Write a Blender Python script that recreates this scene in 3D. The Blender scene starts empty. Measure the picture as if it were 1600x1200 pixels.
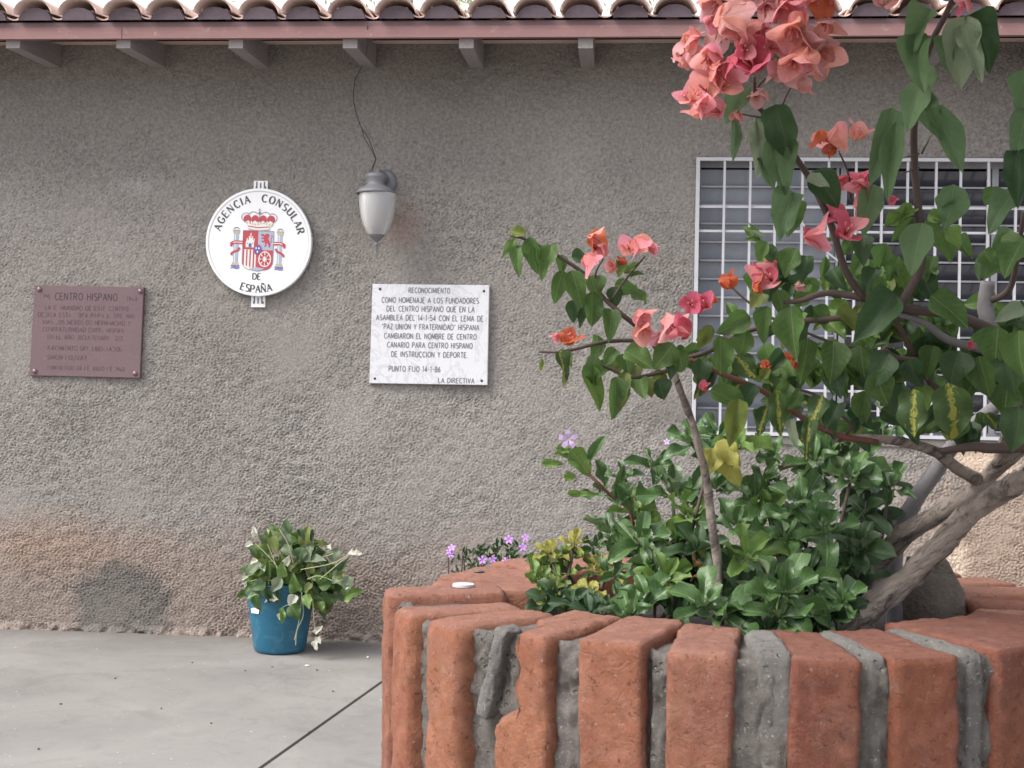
import bpy, math, random
import numpy as np
from mathutils import Vector, Matrix, noise
random.seed(7); np.random.seed(7)
R = math.radians
C = bpy.context.scene.collection
sc = bpy.context.scene

# ------------------------------------------------------------------ camera, sky, sun, exposure
CAM = Vector((0, 0, 1.23)); YAW, PITCH, ROLL = R(4.5), R(0.3), R(1.05); FPX = 1950.0   # focal length in pixels of a 1600 wide picture
fwd = Vector((-math.sin(YAW)*math.cos(PITCH), math.cos(YAW)*math.cos(PITCH), math.sin(PITCH)))
rt0 = Vector((math.cos(YAW), math.sin(YAW), 0)); up0 = rt0.cross(fwd)
rt = rt0*math.cos(ROLL) + up0*math.sin(ROLL); up = rt.cross(fwd)
cd = bpy.data.cameras.new('camera'); cam = bpy.data.objects.new('camera', cd); C.objects.link(cam)
cam.matrix_world = Matrix(((rt.x, up.x, -fwd.x, CAM.x), (rt.y, up.y, -fwd.y, CAM.y), (rt.z, up.z, -fwd.z, CAM.z), (0, 0, 0, 1)))
cd.sensor_width = 36; cd.lens = 36*FPX/1600; cd.clip_start = .05; cd.clip_end = 600
cd.dof.use_dof = True; cd.dof.focus_distance = 3.6; cd.dof.aperture_fstop = 45
sc.camera = cam

SUN_EL, SUN_AZ = R(47), R(243)      # azimuth: clockwise from +y; the soft light comes from the left, behind the camera
w = bpy.data.worlds.new('World'); sc.world = w; w.use_nodes = True
nt = w.node_tree; bg = nt.nodes['Background']
sky = nt.nodes.new('ShaderNodeTexSky'); sky.sky_type = 'NISHITA'; sky.sun_disc = False
sky.sun_elevation = SUN_EL; sky.sun_rotation = SUN_AZ; sky.dust_density = 6; sky.air_density = 1.0; sky.ozone_density = 1
hs = nt.nodes.new('ShaderNodeHueSaturation'); hs.inputs['Saturation'].default_value = .42
nt.links.new(sky.outputs[0], hs.inputs['Color']); cl = nt.nodes.new('ShaderNodeMix'); cl.data_type = 'RGBA'; cl.inputs[0].default_value = .6     # thin bright cloud over the whole sky
nt.links.new(hs.outputs[0], cl.inputs[6]); cl.inputs[7].default_value = (4.7, 4.75, 5.0, 1); nt.links.new(cl.outputs[2], bg.inputs[0]); bg.inputs[1].default_value = .15
sl = bpy.data.lights.new('sun', 'SUN'); sl.energy = 2.1; sl.angle = R(32); sl.color = (1, .955, .9)
so = bpy.data.objects.new('sun', sl); C.objects.link(so)
sdir = Vector((math.sin(SUN_AZ)*math.cos(SUN_EL), math.cos(SUN_AZ)*math.cos(SUN_EL), math.sin(SUN_EL)))
so.rotation_euler = sdir.to_track_quat('Z', 'Y').to_euler(); so.location = sdir*20
sc.view_settings.view_transform = 'Standard'; sc.view_settings.look = 'None'
sc.view_settings.gamma = 1; sc.view_settings.use_curve_mapping = False; sc.view_settings.exposure = 1.22
sc.render.engine = 'CYCLES'
sc.cycles.max_bounces = 8; sc.cycles.transparent_max_bounces = 12

def ray(px, py):
    return (rt*((px-800)/FPX) - up*((py-600)/FPX) + fwd)
def at(px, py, Y):                  # point seen at a pixel, on the plane y = Y
    d = ray(px, py); return CAM + d*(Y/d.y)
def atz(px, py, z):
    d = ray(px, py); return CAM + d*((z-CAM.z)/d.z)

# ------------------------------------------------------------------ object helpers
def tag(o, label=None, cat=None, group=None, kind=None):
    if label: o['label'] = label
    if cat: o['category'] = cat
    if group: o['group'] = group
    if kind: o['kind'] = kind
    return o
def thing(name, label, cat, loc=(0, 0, 0), group=None):
    o = bpy.data.objects.new(name, None); C.objects.link(o); o.location = loc; o.empty_display_size = .1
    return tag(o, label, cat, group)
def origin(o):                      # world position of a parent whose chain is made of translations
    v = Vector((0, 0, 0))
    while o: v += o.location; o = o.parent
    return v
def link(name, me, parent=None, M=None):
    o = bpy.data.objects.new(name, me); C.objects.link(o)
    if parent: o.parent = parent
    if M is not None:
        o.matrix_basis = (Matrix.Translation(-origin(parent)) @ M) if parent else M
    return o
class MB:
    def __init__(s): s.v = []; s.f = []; s.uv = None
    def add(s, vs, fs):
        b = len(s.v); s.v += [tuple(v) for v in vs]; s.f += [tuple(i+b for i in f) for f in fs]; return s
    def box(s, x0, x1, y0, y1, z0, z1):
        return s.add([(x0,y0,z0),(x1,y0,z0),(x1,y1,z0),(x0,y1,z0),(x0,y0,z1),(x1,y0,z1),(x1,y1,z1),(x0,y1,z1)],
                     [(0,3,2,1),(4,5,6,7),(0,1,5,4),(1,2,6,5),(2,3,7,6),(3,0,4,7)])
    def tube(s, pts, rad, n=8, cap=True, wob=0):
        pts = [Vector(p) for p in pts]; b = len(s.v); m = len(pts)
        if not hasattr(rad, '__len__'): rad = [rad]*m
        T0 = (pts[1]-pts[0]).normalized(); N = T0.orthogonal().normalized()
        for i, p in enumerate(pts):
            T = (pts[min(i+1, m-1)]-pts[max(i-1, 0)]).normalized()
            N = (N - T*N.dot(T)).normalized(); B = T.cross(N)
            for k in range(n):
                a = 2*math.pi*k/n; d = N*math.cos(a)+B*math.sin(a)
                r = rad[i]
                if wob: r *= 1+wob*noise.noise(p*38+d*1.3)+wob*.6*noise.noise(p*110+d*2)
                s.v.append(tuple(p+d*r))
        for i in range(m-1):
            for k in range(n):
                a = b+i*n+k; c = b+i*n+(k+1) % n
                s.f.append((a, c, c+n, a+n))
        if cap: s.f.append(tuple(b+k for k in range(n))[::-1]); s.f.append(tuple(b+(m-1)*n+k for k in range(n)))
        return s
    def lathe(s, prof, c, n=32, ax=None):
        b = len(s.v)
        for r, z in prof:
            for k in range(n):
                a = 2*math.pi*k/n; s.v.append((c[0]+r*math.cos(a), c[1]+r*math.sin(a), c[2]+z))
        for i in range(len(prof)-1):
            for k in range(n):
                a = b+i*n+k; d = b+i*n+(k+1) % n; s.f.append((a, d, d+n, a+n))
        return s
    def mesh(s, name, mat, smooth=False):
        me = bpy.data.meshes.new(name); me.from_pydata(s.v, [], s.f)
        if mat: me.materials.append(mat)
        if smooth: me.polygons.foreach_set('use_smooth', [True]*len(me.polygons))
        me.update(); return me
    def build(s, name, mat, parent=None, smooth=False):
        o = origin(parent) if parent else Vector((0, 0, 0))
        s.v = [(v[0]-o.x, v[1]-o.y, v[2]-o.z) for v in s.v]
        return link(name, s.mesh(name, mat, smooth), parent)
def smooth_path(pts, k=5):          # Catmull-Rom
    P = [Vector(p) for p in pts]; P = [P[0]*2-P[1]]+P+[P[-1]*2-P[-2]]; out = []
    for i in range(1, len(P)-2):
        for j in range(k):
            t = j/k; a, b, c, d = P[i-1:i+3]
            out.append(.5*((2*b)+(c-a)*t+(2*a-5*b+4*c-d)*t*t+(3*b-a-3*c+d)*t**3))
    out.append(P[-2]); return out

# ------------------------------------------------------------------ material helper
class NT:
    def __init__(s, name):
        s.m = bpy.data.materials.new(name); s.m.use_nodes = True; s.t = s.m.node_tree
        s.b = s.t.nodes['Principled BSDF']; s.out = s.t.nodes['Material Output']
    def n(s, ty, **kw):
        x = s.t.nodes.new(ty)
        for k, v in kw.items():
            if k in x.inputs: x.inputs[k].default_value = v
            else: setattr(x, k, v)
        return x
    def l(s, a, b): s.t.links.new(a, b)
    def set(s, **kw):
        for k, v in kw.items():
            s.b.inputs[k.replace('_', ' ')].default_value = v
        return s
    def coord(s, which='Object', scale=None):
        c = s.n('ShaderNodeTexCoord')
        if scale is None: return c.outputs[which]
        mp = s.n('ShaderNodeMapping'); mp.inputs['Scale'].default_value = scale; s.l(c.outputs[which], mp.inputs[0]); return mp.outputs[0]
    def noise(s, scale, detail=4, rough=.55, co=None, dist=0):
        x = s.n('ShaderNodeTexNoise'); x.inputs['Scale'].default_value = scale; x.inputs['Detail'].default_value = detail
        x.inputs['Roughness'].default_value = rough; x.inputs['Distortion'].default_value = dist
        if co is not None: s.l(co, x.inputs['Vector'])
        return x.outputs[0]
    def ramp(s, fac, stops, interp='LINEAR'):
        x = s.n('ShaderNodeValToRGB'); cr = x.color_ramp; cr.interpolation = interp
        while len(cr.elements) < len(stops): cr.elements.new(.5)
        for e, (p, c) in zip(cr.elements, stops):
            e.position = p; e.color = (c, c, c, 1) if not hasattr(c, '__len__') else (*c, 1)
        s.l(fac, x.inputs[0]); return x.outputs[0]
    def mix(s, fac, a, b, ty='MIX'):
        x = s.n('ShaderNodeMix', data_type='RGBA', blend_type=ty)
        if hasattr(fac, 'links'): s.l(fac, x.inputs[0])
        else: x.inputs[0].default_value = fac
        for i, q in ((6, a), (7, b)):
            if hasattr(q, 'links'): s.l(q, x.inputs[i])
            else: x.inputs[i].default_value = (*q, 1)
        return x.outputs[2]
    def math(s, op, a, b=0.0, c=None):
        x = s.n('ShaderNodeMath', operation=op)
        for i, q in enumerate((a, b) if c is None else (a, b, c)):
            if hasattr(q, 'links'): s.l(q, x.inputs[i])
            else: x.inputs[i].default_value = q
        return x.outputs[0]
    def bump(s, h, strength=.5, dist=.002, prev=None):
        x = s.n('ShaderNodeBump'); x.inputs['Strength'].default_value = strength; x.inputs['Distance'].default_value = dist
        s.l(h, x.inputs['Height'])
        if prev is not None: s.l(prev, x.inputs['Normal'])
        s.l(x.outputs[0], s.b.inputs['Normal']); return x.outputs[0]
    def col(s, c): s.l(c, s.b.inputs['Base Color'])
def plain(name, col, rough=.6, metal=0, var=.12, scale=30, bump=.15, bd=.001):
    m = NT(name); m.set(Roughness=rough, Metallic=metal)
    n = m.noise(scale, 5, .6, m.coord())
    m.col(m.mix(n, tuple(c*(1-var*1.6) for c in col), tuple(min(1, c*(1+var)) for c in col)))
    if bump: m.bump(m.noise(scale*6, 3, .6, m.coord()), bump, bd)
    return m.m

# blot(): soft-edged stain mask with an uneven outline, centred at (x, z) on the wall
def blot(m, x, z, rx, rz, wob=.5, soft=.35):
    g = m.n('ShaderNodeNewGeometry'); sp = m.n('ShaderNodeSeparateXYZ'); m.l(g.outputs['Position'], sp.inputs[0])
    dx = m.math('DIVIDE', m.math('SUBTRACT', sp.outputs[0], x), rx); dz = m.math('DIVIDE', m.math('SUBTRACT', sp.outputs[2], z), rz)
    d = m.math('SQRT', m.math('ADD', m.math('MULTIPLY', dx, dx), m.math('MULTIPLY', dz, dz)))
    d = m.math('ADD', d, m.math('MULTIPLY', m.math('SUBTRACT', m.noise(7, 9, .78, g.outputs['Position']), .5), wob*3.2))
    return m.ramp(d, [(1-soft-.2 if soft < .8 else 0, 1), (1, 0)])

WY = 6.0                            # the wall plane
def stucco_material():
    m = NT('rough_stucco'); m.set(Roughness=.95); m.b.inputs['Specular IOR Level'].default_value = .15
    g = m.n('ShaderNodeNewGeometry'); P = g.outputs['Position']
    c = m.mix(m.ramp(m.noise(1.1, 6, .6, P), [(.3, 0), (.7, 1)]), (.218, .203, .19), (.305, .286, .27))
    c = m.mix(m.ramp(m.noise(60, 5, .7, P), [(.35, 0), (.7, 1)]), m.mix(.5, c, (.13, .115, .105)), m.mix(.25, c, (.5, .47, .44)))
    fl = m.ramp(m.noise(140, 3, .6, P), [(.66, 0), (.74, 1)])
    c = m.mix(m.math('MULTIPLY', fl, .5), c, (.46, .44, .42))
    sp = m.n('ShaderNodeSeparateXYZ'); m.l(P, sp.inputs[0])
    hgt = m.math('ADD', sp.outputs[2], m.math('MULTIPLY', m.math('SUBTRACT', m.noise(1.7, 5, .6, P), .5), .55))
    low = m.ramp(m.math('DIVIDE', hgt, 1.0), [(.34, 1), (.62, 0)])
    c = m.mix(m.math('MULTIPLY', low, .5), c, (.25, .18, .145))
    q = at(60, 850, WY); c = m.mix(m.math('MULTIPLY', blot(m, q.x, q.z, .85, .2, .35, .7), .45), c, (.33, .215, .155))
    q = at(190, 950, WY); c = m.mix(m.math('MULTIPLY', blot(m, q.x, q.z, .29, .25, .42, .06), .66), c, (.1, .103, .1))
    q = at(630, 355, WY); c = m.mix(m.math('MULTIPLY', blot(m, q.x, q.z, .13, .16, .3, .7), .4), c, (.4, .25, .2))
    q = at(215, 290, WY); c = m.mix(m.math('MULTIPLY', blot(m, q.x, q.z, .18, .09, .4, .8), .3), c, (.45, .43, .42))
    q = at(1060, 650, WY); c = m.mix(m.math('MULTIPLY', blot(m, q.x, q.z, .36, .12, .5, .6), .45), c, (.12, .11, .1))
    q = at(1560, 840, WY); c = m.mix(m.math('MULTIPLY', blot(m, q.x, q.z, .55, .5, .3, .5), .65), c, (.4, .29, .22))
    q = at(1540, 720, WY); c = m.mix(m.math('MULTIPLY', blot(m, q.x, q.z, .2, .1, .25, .15), .9), c, (.6, .47, .37))
    q = at(1478, 880, WY); c = m.mix(m.math('MULTIPLY', blot(m, q.x, q.z, .13, .17, .25, .15), .85), c, (.6, .48, .38))
    m.col(c)
    b = m.bump(m.noise(70, 5, .7, P, 1.2), .9, .006); m.bump(m.noise(260, 3, .7, P), .6, .002, b)
    return m.m
M_STUCCO = stucco_material()

# ------------------------------------------------------------------ ground and floor
gm = NT('dusty_ground'); gm.set(Roughness=.95); gm.col(gm.mix(gm.noise(2, 6, .6, gm.coord()), (.2, .17, .14), (.3, .26, .22)))
g = MB(); g.add([(-150,-150,-.06),(150,-150,-.06),(150,150,-.06),(-150,150,-.06)], [(0,1,2,3)])
tag(g.build('ground', gm.m), kind='structure')
def concrete_material(name, a, b, seed=0):
    m = NT(name); m.set(Roughness=.82); g = m.n('ShaderNodeNewGeometry'); P = g.outputs['Position']
    c = m.mix(m.ramp(m.noise(1.6, 7, .62, P, .4), [(.3, 0), (.7, 1)]), a, b)
    c = m.mix(m.math('MULTIPLY', m.ramp(m.noise(9, 6, .7, P, .6), [(.5, 0), (.8, 1)]), .45), c, tuple(x*.68 for x in a))
    c = m.mix(m.math('MULTIPLY', m.ramp(m.noise(150, 3, .7, P), [(.6, 0), (.75, 1)]), .4), c, tuple(x*.5 for x in a))
    sp = m.n('ShaderNodeSeparateXYZ'); m.l(P, sp.inputs[0])
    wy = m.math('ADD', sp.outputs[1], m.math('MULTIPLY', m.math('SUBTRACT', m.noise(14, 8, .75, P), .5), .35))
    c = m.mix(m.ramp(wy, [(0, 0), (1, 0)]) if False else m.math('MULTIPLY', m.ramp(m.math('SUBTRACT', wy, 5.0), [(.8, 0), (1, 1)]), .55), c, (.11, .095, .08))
    c = m.mix(m.math('MULTIPLY', m.ramp(m.noise(2.6, 9, .75, P, 1.2), [(.55, 0), (.6, 1)]), .22), c, tuple(x*.62 for x in a))
    c = m.mix(m.math('MULTIPLY', m.ramp(m.noise(45, 2, .5, P), [(.72, 0), (.76, 1)]), .6), c, (.6, .58, .55))
    v = m.n('ShaderNodeTexVoronoi'); v.feature = 'DISTANCE_TO_EDGE'; v.inputs['Scale'].default_value = .9
    wv = m.n('ShaderNodeVectorMath', operation='ADD'); nn = m.n('ShaderNodeTexNoise'); nn.inputs['Scale'].default_value = 3; nn.inputs['Detail'].default_value = 8; nn.inputs['Roughness'].default_value = .7
    m.l(P, nn.inputs['Vector']); m.l(P, wv.inputs[0]); m.l(nn.outputs[1], wv.inputs[1]); m.l(wv.outputs[0], v.inputs['Vector'])
    ck = m.math('MULTIPLY', m.ramp(v.outputs['Distance'], [(0, 1), (.0035, 0)]), m.ramp(m.noise(1.1, 2, .5, P), [(.45, 0), (.55, 1)]))
    c = m.mix(m.math('MULTIPLY', ck, .7), c, tuple(x*.4 for x in a))
    m.col(c); m.bump(m.noise(120, 5, .7, P), .35, .002); return m.m
M_CONC = concrete_material('trowelled_concrete', (.16, .154, .147), (.222, .213, .203))
fl = thing('floor', None, None); fl['kind'] = 'structure'
base = MB(); base.box(-9, 9, -6, 6.02, -.055, -.03); base.build('floor_bed', plain('dark_joint_dirt', (.06, .055, .05), .95), fl)
j0, j1 = atz(600, 1063, 0), atz(408, 1199, 0)
jd = (j1-j0).normalized(); jn = Vector((-jd.y, jd.x, 0))*.008
def slab(poly, name='concrete_slab'):
    n = len(poly); mb = MB()
    mb.add([(p[0], p[1], 0) for p in poly]+[(p[0], p[1], -.03) for p in poly],
           [tuple(range(n))] + [(i, (i+n) % (2*n), ((i+1) % n)+n, (i+1) % n) for i in range(n)])
    return mb.build(name, M_CONC, fl)
a = j0 + jd*(-(j0.y-6.015)/-jd.y if False else (6.015-j0.y)/jd.y); b = j0 + jd*((-6-j0.y)/jd.y)
s = 1 if jn.x > 0 else -1
slab([(-9, -6), (b.x-s*jn.x, -6), (a.x-s*jn.x, 6.015), (-9, 6.015)])
slab([(b.x+s*jn.x, -6), (9, -6), (9, 6.015), (a.x+s*jn.x, 6.015)])

# ------------------------------------------------------------------ the house: stucco wall with window opening
house = thing('house', 'low house front of rough grey stucco under clay roof tiles with rafters', 'house', (0, 6, 0))
GS = .0046; X0, X1, Z0, Z1 = -3.5, 3.2, -.01, 2.96
NX, NZ = int((X1-X0)/GS)+1, int((Z1-Z0)/GS)+1
wl, wr = at(1084, 400, WY).x, 2.62
wt, wb = at(1320, 246, WY).z, at(1300, 684, WY).z
def field(lx, lz, seed):            # band-passed noise of the given wavelengths in metres
    rs = np.random.RandomState(seed); f = np.fft.rfft2(rs.randn(NZ, NX))
    fz = np.fft.fftfreq(NZ, GS)[:, None]; fx = np.fft.rfftfreq(NX, GS)[None, :]
    k = np.sqrt((fx*lx)**2+(fz*lz)**2); f *= np.exp(-((k-1)/.38)**2)
    h = np.fft.irfft2(f, (NZ, NX)); return h/h.std()
def low(l, seed):
    rs = np.random.RandomState(seed); f = np.fft.rfft2(rs.randn(NZ, NX))
    fz = np.fft.fftfreq(NZ, GS)[:, None]; fx = np.fft.rfftfreq(NX, GS)[None, :]
    f *= np.exp(-(fx**2+fz**2)*l*l); h = np.fft.irfft2(f, (NZ, NX)); return h/h.std()
h1 = field(.030, .0185, 3); h2 = field(.0185, .0125, 4); h3 = field(.10, .08, 5); am = low(.35, 6)
hg = field(.06, .045, 11); gate = np.clip(.55+.6*hg, 0, 1); hb = field(.040, .026, 12)
hh = -np.clip(1-np.abs(h1)/.42, 0, 1)*gate*.0042 - np.clip(1-np.abs(hb)/.24, 0, 1)*(1-gate*.6)*.0036 + h2*.0009 + h3*.0007
xs = np.linspace(X0, X1, NX); zs = np.linspace(Z0, Z1, NZ); XX, ZZ = np.meshgrid(xs, zs)
amp = (1+.22*am)*np.clip(1.1-.25*np.clip(ZZ-2.1, 0, 1), .6, 1.2)*(1+.35*np.clip((.5-ZZ)*2, 0, 1))
rgt = np.clip((XX-1.2)/.8, 0, 1); amp *= 1+.5*rgt
YY = WY - hh*amp*1.15 - .003*low(.5, 8)
YY -= .02*np.clip((.04-ZZ)/.04, 0, 1)*(0.4+.6*np.clip(low(.06, 9), -1, 1))
co = np.stack([XX, YY, ZZ], -1).reshape(-1, 3) - np.array([0, 6, 0])
ii = np.arange(NX*NZ).reshape(NZ, NX); q = np.stack([ii[:-1, :-1], ii[:-1, 1:], ii[1:, 1:], ii[1:, :-1]], -1)
cx = (XX[:-1, :-1]+GS/2); cz = (ZZ[:-1, :-1]+GS/2)
keep = ~((cx > wl) & (cx < wr) & (cz > wb) & (cz < wt)); q = q[keep].reshape(-1, 4)
me = bpy.data.meshes.new('stucco_wall'); me.vertices.add(len(co)); me.vertices.foreach_set('co', co.astype(np.float32).ravel())
me.loops.add(q.size); me.loops.foreach_set('vertex_index', q.astype(np.int32).ravel())
me.polygons.add(len(q)); me.polygons.foreach_set('loop_start', np.arange(0, q.size, 4, dtype=np.int32))
me.polygons.foreach_set('use_smooth', np.ones(len(q), bool)); me.update(calc_edges=True); me.materials.append(M_STUCCO)
wall = link('stucco_wall', me, house)
core = MB()                          # body of the masonry: reveals, ends, back and sides
T = .16
core.box(X0, wl, WY+.012, WY+T, 0, Z1); core.box(wr, X1, WY+.012, WY+T, 0, Z1)
core.box(wl, wr, WY+.012, WY+T, 0, wb); core.box(wl, wr, WY+.012, WY+T, wt, Z1)
core.box(-7, X0, WY, WY+T, 0, Z1); core.box(X1, 7, WY, WY+T, 0, Z1)
core.box(-7, -6.84, WY+T, 11, 0, Z1); core.box(6.84, 7, WY+T, 11, 0, Z1); core.box(-7, 7, 11, 11.16, 0, Z1)
core.build('masonry', M_STUCCO, house)
rv = MB(); g_ = .006                 # plastered reveal lining the opening
rv.box(wl-g_, wl, WY+.002, WY+T, wb, wt); rv.box(wr, wr+g_, WY+.002, WY+T, wb, wt)
rv.box(wl-g_, wr+g_, WY+.002, WY+T, wt, wt+g_)
rv.build('window_reveal', plain('painted_reveal', (.2, .19, .19), .9), house)
sill = MB(); sill.box(wl-.02, wr+.02, WY-.008, WY+T, wb-.035, wb); sill.build('window_sill', M_CONC, house)
# room behind the window
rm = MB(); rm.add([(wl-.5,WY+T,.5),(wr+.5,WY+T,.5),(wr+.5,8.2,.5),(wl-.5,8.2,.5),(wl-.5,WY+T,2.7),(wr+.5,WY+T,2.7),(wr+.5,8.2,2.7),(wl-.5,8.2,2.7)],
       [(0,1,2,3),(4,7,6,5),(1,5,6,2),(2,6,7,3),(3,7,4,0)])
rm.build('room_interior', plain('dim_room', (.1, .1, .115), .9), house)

# window: aluminium sashes, glass louvres, white steel grille
M_WHITE = plain('white_painted_steel', (.47, .47, .5), .5, 0, .14, 14, .3)
M_ALU = plain('dull_aluminium', (.28, .285, .31), .5, .3, .15, 30, .1)
M_GLASSL = NT('frosted_louvre_glass'); M_GLASSL.set(Roughness=.16); M_GLASSL.b.inputs['Specular IOR Level'].default_value = .8
M_GLASSL.col(M_GLASSL.mix(M_GLASSL.noise(7, 4, .6, M_GLASSL.coord()), (.13, .145, .18), (.27, .29, .335)))
M_GLASSL = M_GLASSL.m
M_GLASSD = NT('smoky_louvre_glass'); M_GLASSD.set(Roughness=.1); M_GLASSD.b.inputs['Specular IOR Level'].default_value = .7
M_GLASSD.col(M_GLASSD.mix(M_GLASSD.noise(9, 4, .6, M_GLASSD.coord()), (.035, .037, .048), (.085, .085, .105)))
M_GLASSD = M_GLASSD.m
win = MB()
mull = [at(1316, 400, WY+.1).x, at(1552, 400, WY+.1).x]
FY0, FY1 = WY+.085, WY+.125
win.box(wl+.002, wr-.002, FY0, FY1, wt-.035, wt-.002); win.box(wl+.002, wr-.002, FY0, FY1, wb+.002, wb+.035)
for x in (wl+.017, mull[0], mull[1], wr-.017): win.box(x-.015, x+.015, FY0+.001, FY1+.003, wb+.034, wt-.034)
for x in (mull[0]-.03, mull[1]-.028): win.box(x-.006, x+.006, FY0-.004, FY1, wb+.034, wt-.034)
window = win.build('window', M_ALU, house)
edges = [wl+.034, mull[0]-.038, mull[0]+.017, mull[1]-.036, mull[1]+.017, wr-.034]
nl = 14; pitch = (wt-wb-.08)/nl
for c_ in range(3):
    x0, x1 = edges[2*c_], edges[2*c_+1]
    tilt = R(14) if c_ == 0 else R(30); mat = M_GLASSL if c_ == 0 else M_GLASSD
    me = MB().box(0, x1-x0, -.003, .003, -pitch*.475, pitch*.475).mesh('louvre_pane', mat)
    fr = MB().box(0, x1-x0, -.007, .007, -.0045, .0045).mesh('louvre_rail', M_ALU)
    for k in range(nl):
        z = wb+.04+pitch*(k+.5); tl = tilt+R(random.uniform(-3, 3))
        if c_ == 0 and k in (0, 1, 2, 3): tl += R(6)
        Mx = Matrix.Translation((x0, FY0+.02, z)) @ Matrix.Rotation(tl, 4, 'X')
        link('louvre_pane', me, window, Mx)
        link('louvre_rail', fr, window, Matrix.Translation((x0, FY0-.004+.0, z-pitch*.5)))
grille = MB()
GY = WY-.012
gx0, gx1 = wl+.012, wr-.012
grille.box(gx0-.009, gx0+.009, GY-.004, GY+.014, wb+.004, wt-.004); grille.box(gx1-.009, gx1+.009, GY-.004, GY+.014, wb+.004, wt-.004)
grille.box(gx0+.009, gx1-.009, GY-.004, GY+.014, wt-.02, wt-.004); grille.box(gx0+.009, gx1-.009, GY-.004, GY+.014, wb+.004, wb+.02)
gr = grille.build('window_grille', M_WHITE, house)
nb = round((gx1-gx0)/.1215)
bar = MB().box(-.0055, .0055, -.0055, .0055, wb+.02, wt-.02).mesh('grille_bar', M_WHITE)
for k in range(1, nb): link('grille_bar', bar, gr, Matrix.Translation((gx0+(gx1-gx0)*k/nb, GY+.0065, 0)) @ Matrix.Rotation(R(random.uniform(-.15, .15)), 4, 'Y'))
for yy in (323, 361, 570, 608):
    z = at(1150, yy, WY).z
    MB().box(gx0+.009, gx1-.009, GY+.0135, GY+.024, z-.0055, z+.0055).build('grille_cross_bar', M_WHITE, gr)

# eave: fascia, soffit, rafters
YF = 5.55
wood = NT('weathered_paint_wood'); wood.set(Roughness=.8)
c = wood.mix(wood.noise(6, 6, .65, wood.coord('Object', (.6, 3, 12))), (.2, .105, .105), (.27, .155, .15))
c = wood.mix(wood.ramp(wood.noise(22, 5, .7, wood.coord()), [(.6, 0), (.75, 1)]), c, (.36, .25, .23)); wood.col(c); wood.bump(wood.noise(40, 5, .6, wood.coord('Object', (.5, 3, 9))), .4, .003)
zb = at(800, 59, YF).z; zt = at(800, 31, YF).z
fas = MB(); 
for a_, b_ in ((-6.9, at(192, 50, YF).x-.0015), (at(192, 50, YF).x+.0015, 1.62), (1.623, 6.9)): fas.box(a_, b_, YF-.012, YF+.012, zb, zt-.028)
fas.build('fascia_board', wood.m, house)
fu = MB(); fu.box(-6.9, 6.9, YF-.006, YF+.2, zt-.0275, zt-.004); fu.build('eave_batten', plain('dull_mauve_wood', (.2, .13, .14), .9), house)
M_SOF = plain('dark_soffit_boards', (.05, .05, .075), .9, 0, .2, 8)
sf = MB(); z_in = zt+.06
sf.add([(-6.9,YF+.013,zt-.027),(6.9,YF+.013,zt-.027),(6.9,WY+.02,z_in-.02),(-6.9,WY+.02,z_in-.02),(-6.9,YF+.013,zt-.01),(6.9,YF+.013,zt-.01),(6.9,WY+.02,z_in),(-6.9,WY+.02,z_in)],
       [(0,3,2,1),(4,5,6,7),(0,1,5,4),(1,2,6,5),(2,3,7,6),(3,0,4,7)])
sf.build('soffit', M_SOF, house)
M_RAF = NT('bare_rafter_wood'); M_RAF.set(Roughness=.85)
M_RAF.col(M_RAF.mix(M_RAF.noise(5, 6, .65, M_RAF.coord('Object', (14, 2, 14))), (.17, .15, .15), (.33, .3, .3))); M_RAF.bump(M_RAF.noise(20, 5, .6, M_RAF.coord('Object', (20, 2, 20))), .4, .002); M_RAF = M_RAF.m
for px in (18, 191, 367, 546, 728, 915, 1100, 1290, 1483, -160, -340, 1680, 1880):
    x = at(px, 68, YF).x; zo = at(px, 74, YF).z; zi = at(px, 106, WY).z
    hw = .033; yo = YF+.013; sx = random.uniform(-.01, .01)
    top_o, top_i = zt-.03, z_in-.022
    r = MB(); r.add([(x-hw,yo,zo),(x+hw,yo,zo),(x+hw+sx,WY+.01,zi),(x-hw+sx,WY+.01,zi),(x-hw,yo,top_o),(x+hw,yo,top_o),(x+hw+sx,WY+.01,top_i),(x-hw+sx,WY+.01,top_i)],
        [(0,3,2,1),(4,5,6,7),(0,1,5,4),(1,2,6,5),(2,3,7,6),(3,0,4,7)])
    r.build('rafter', M_RAF, house)

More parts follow.
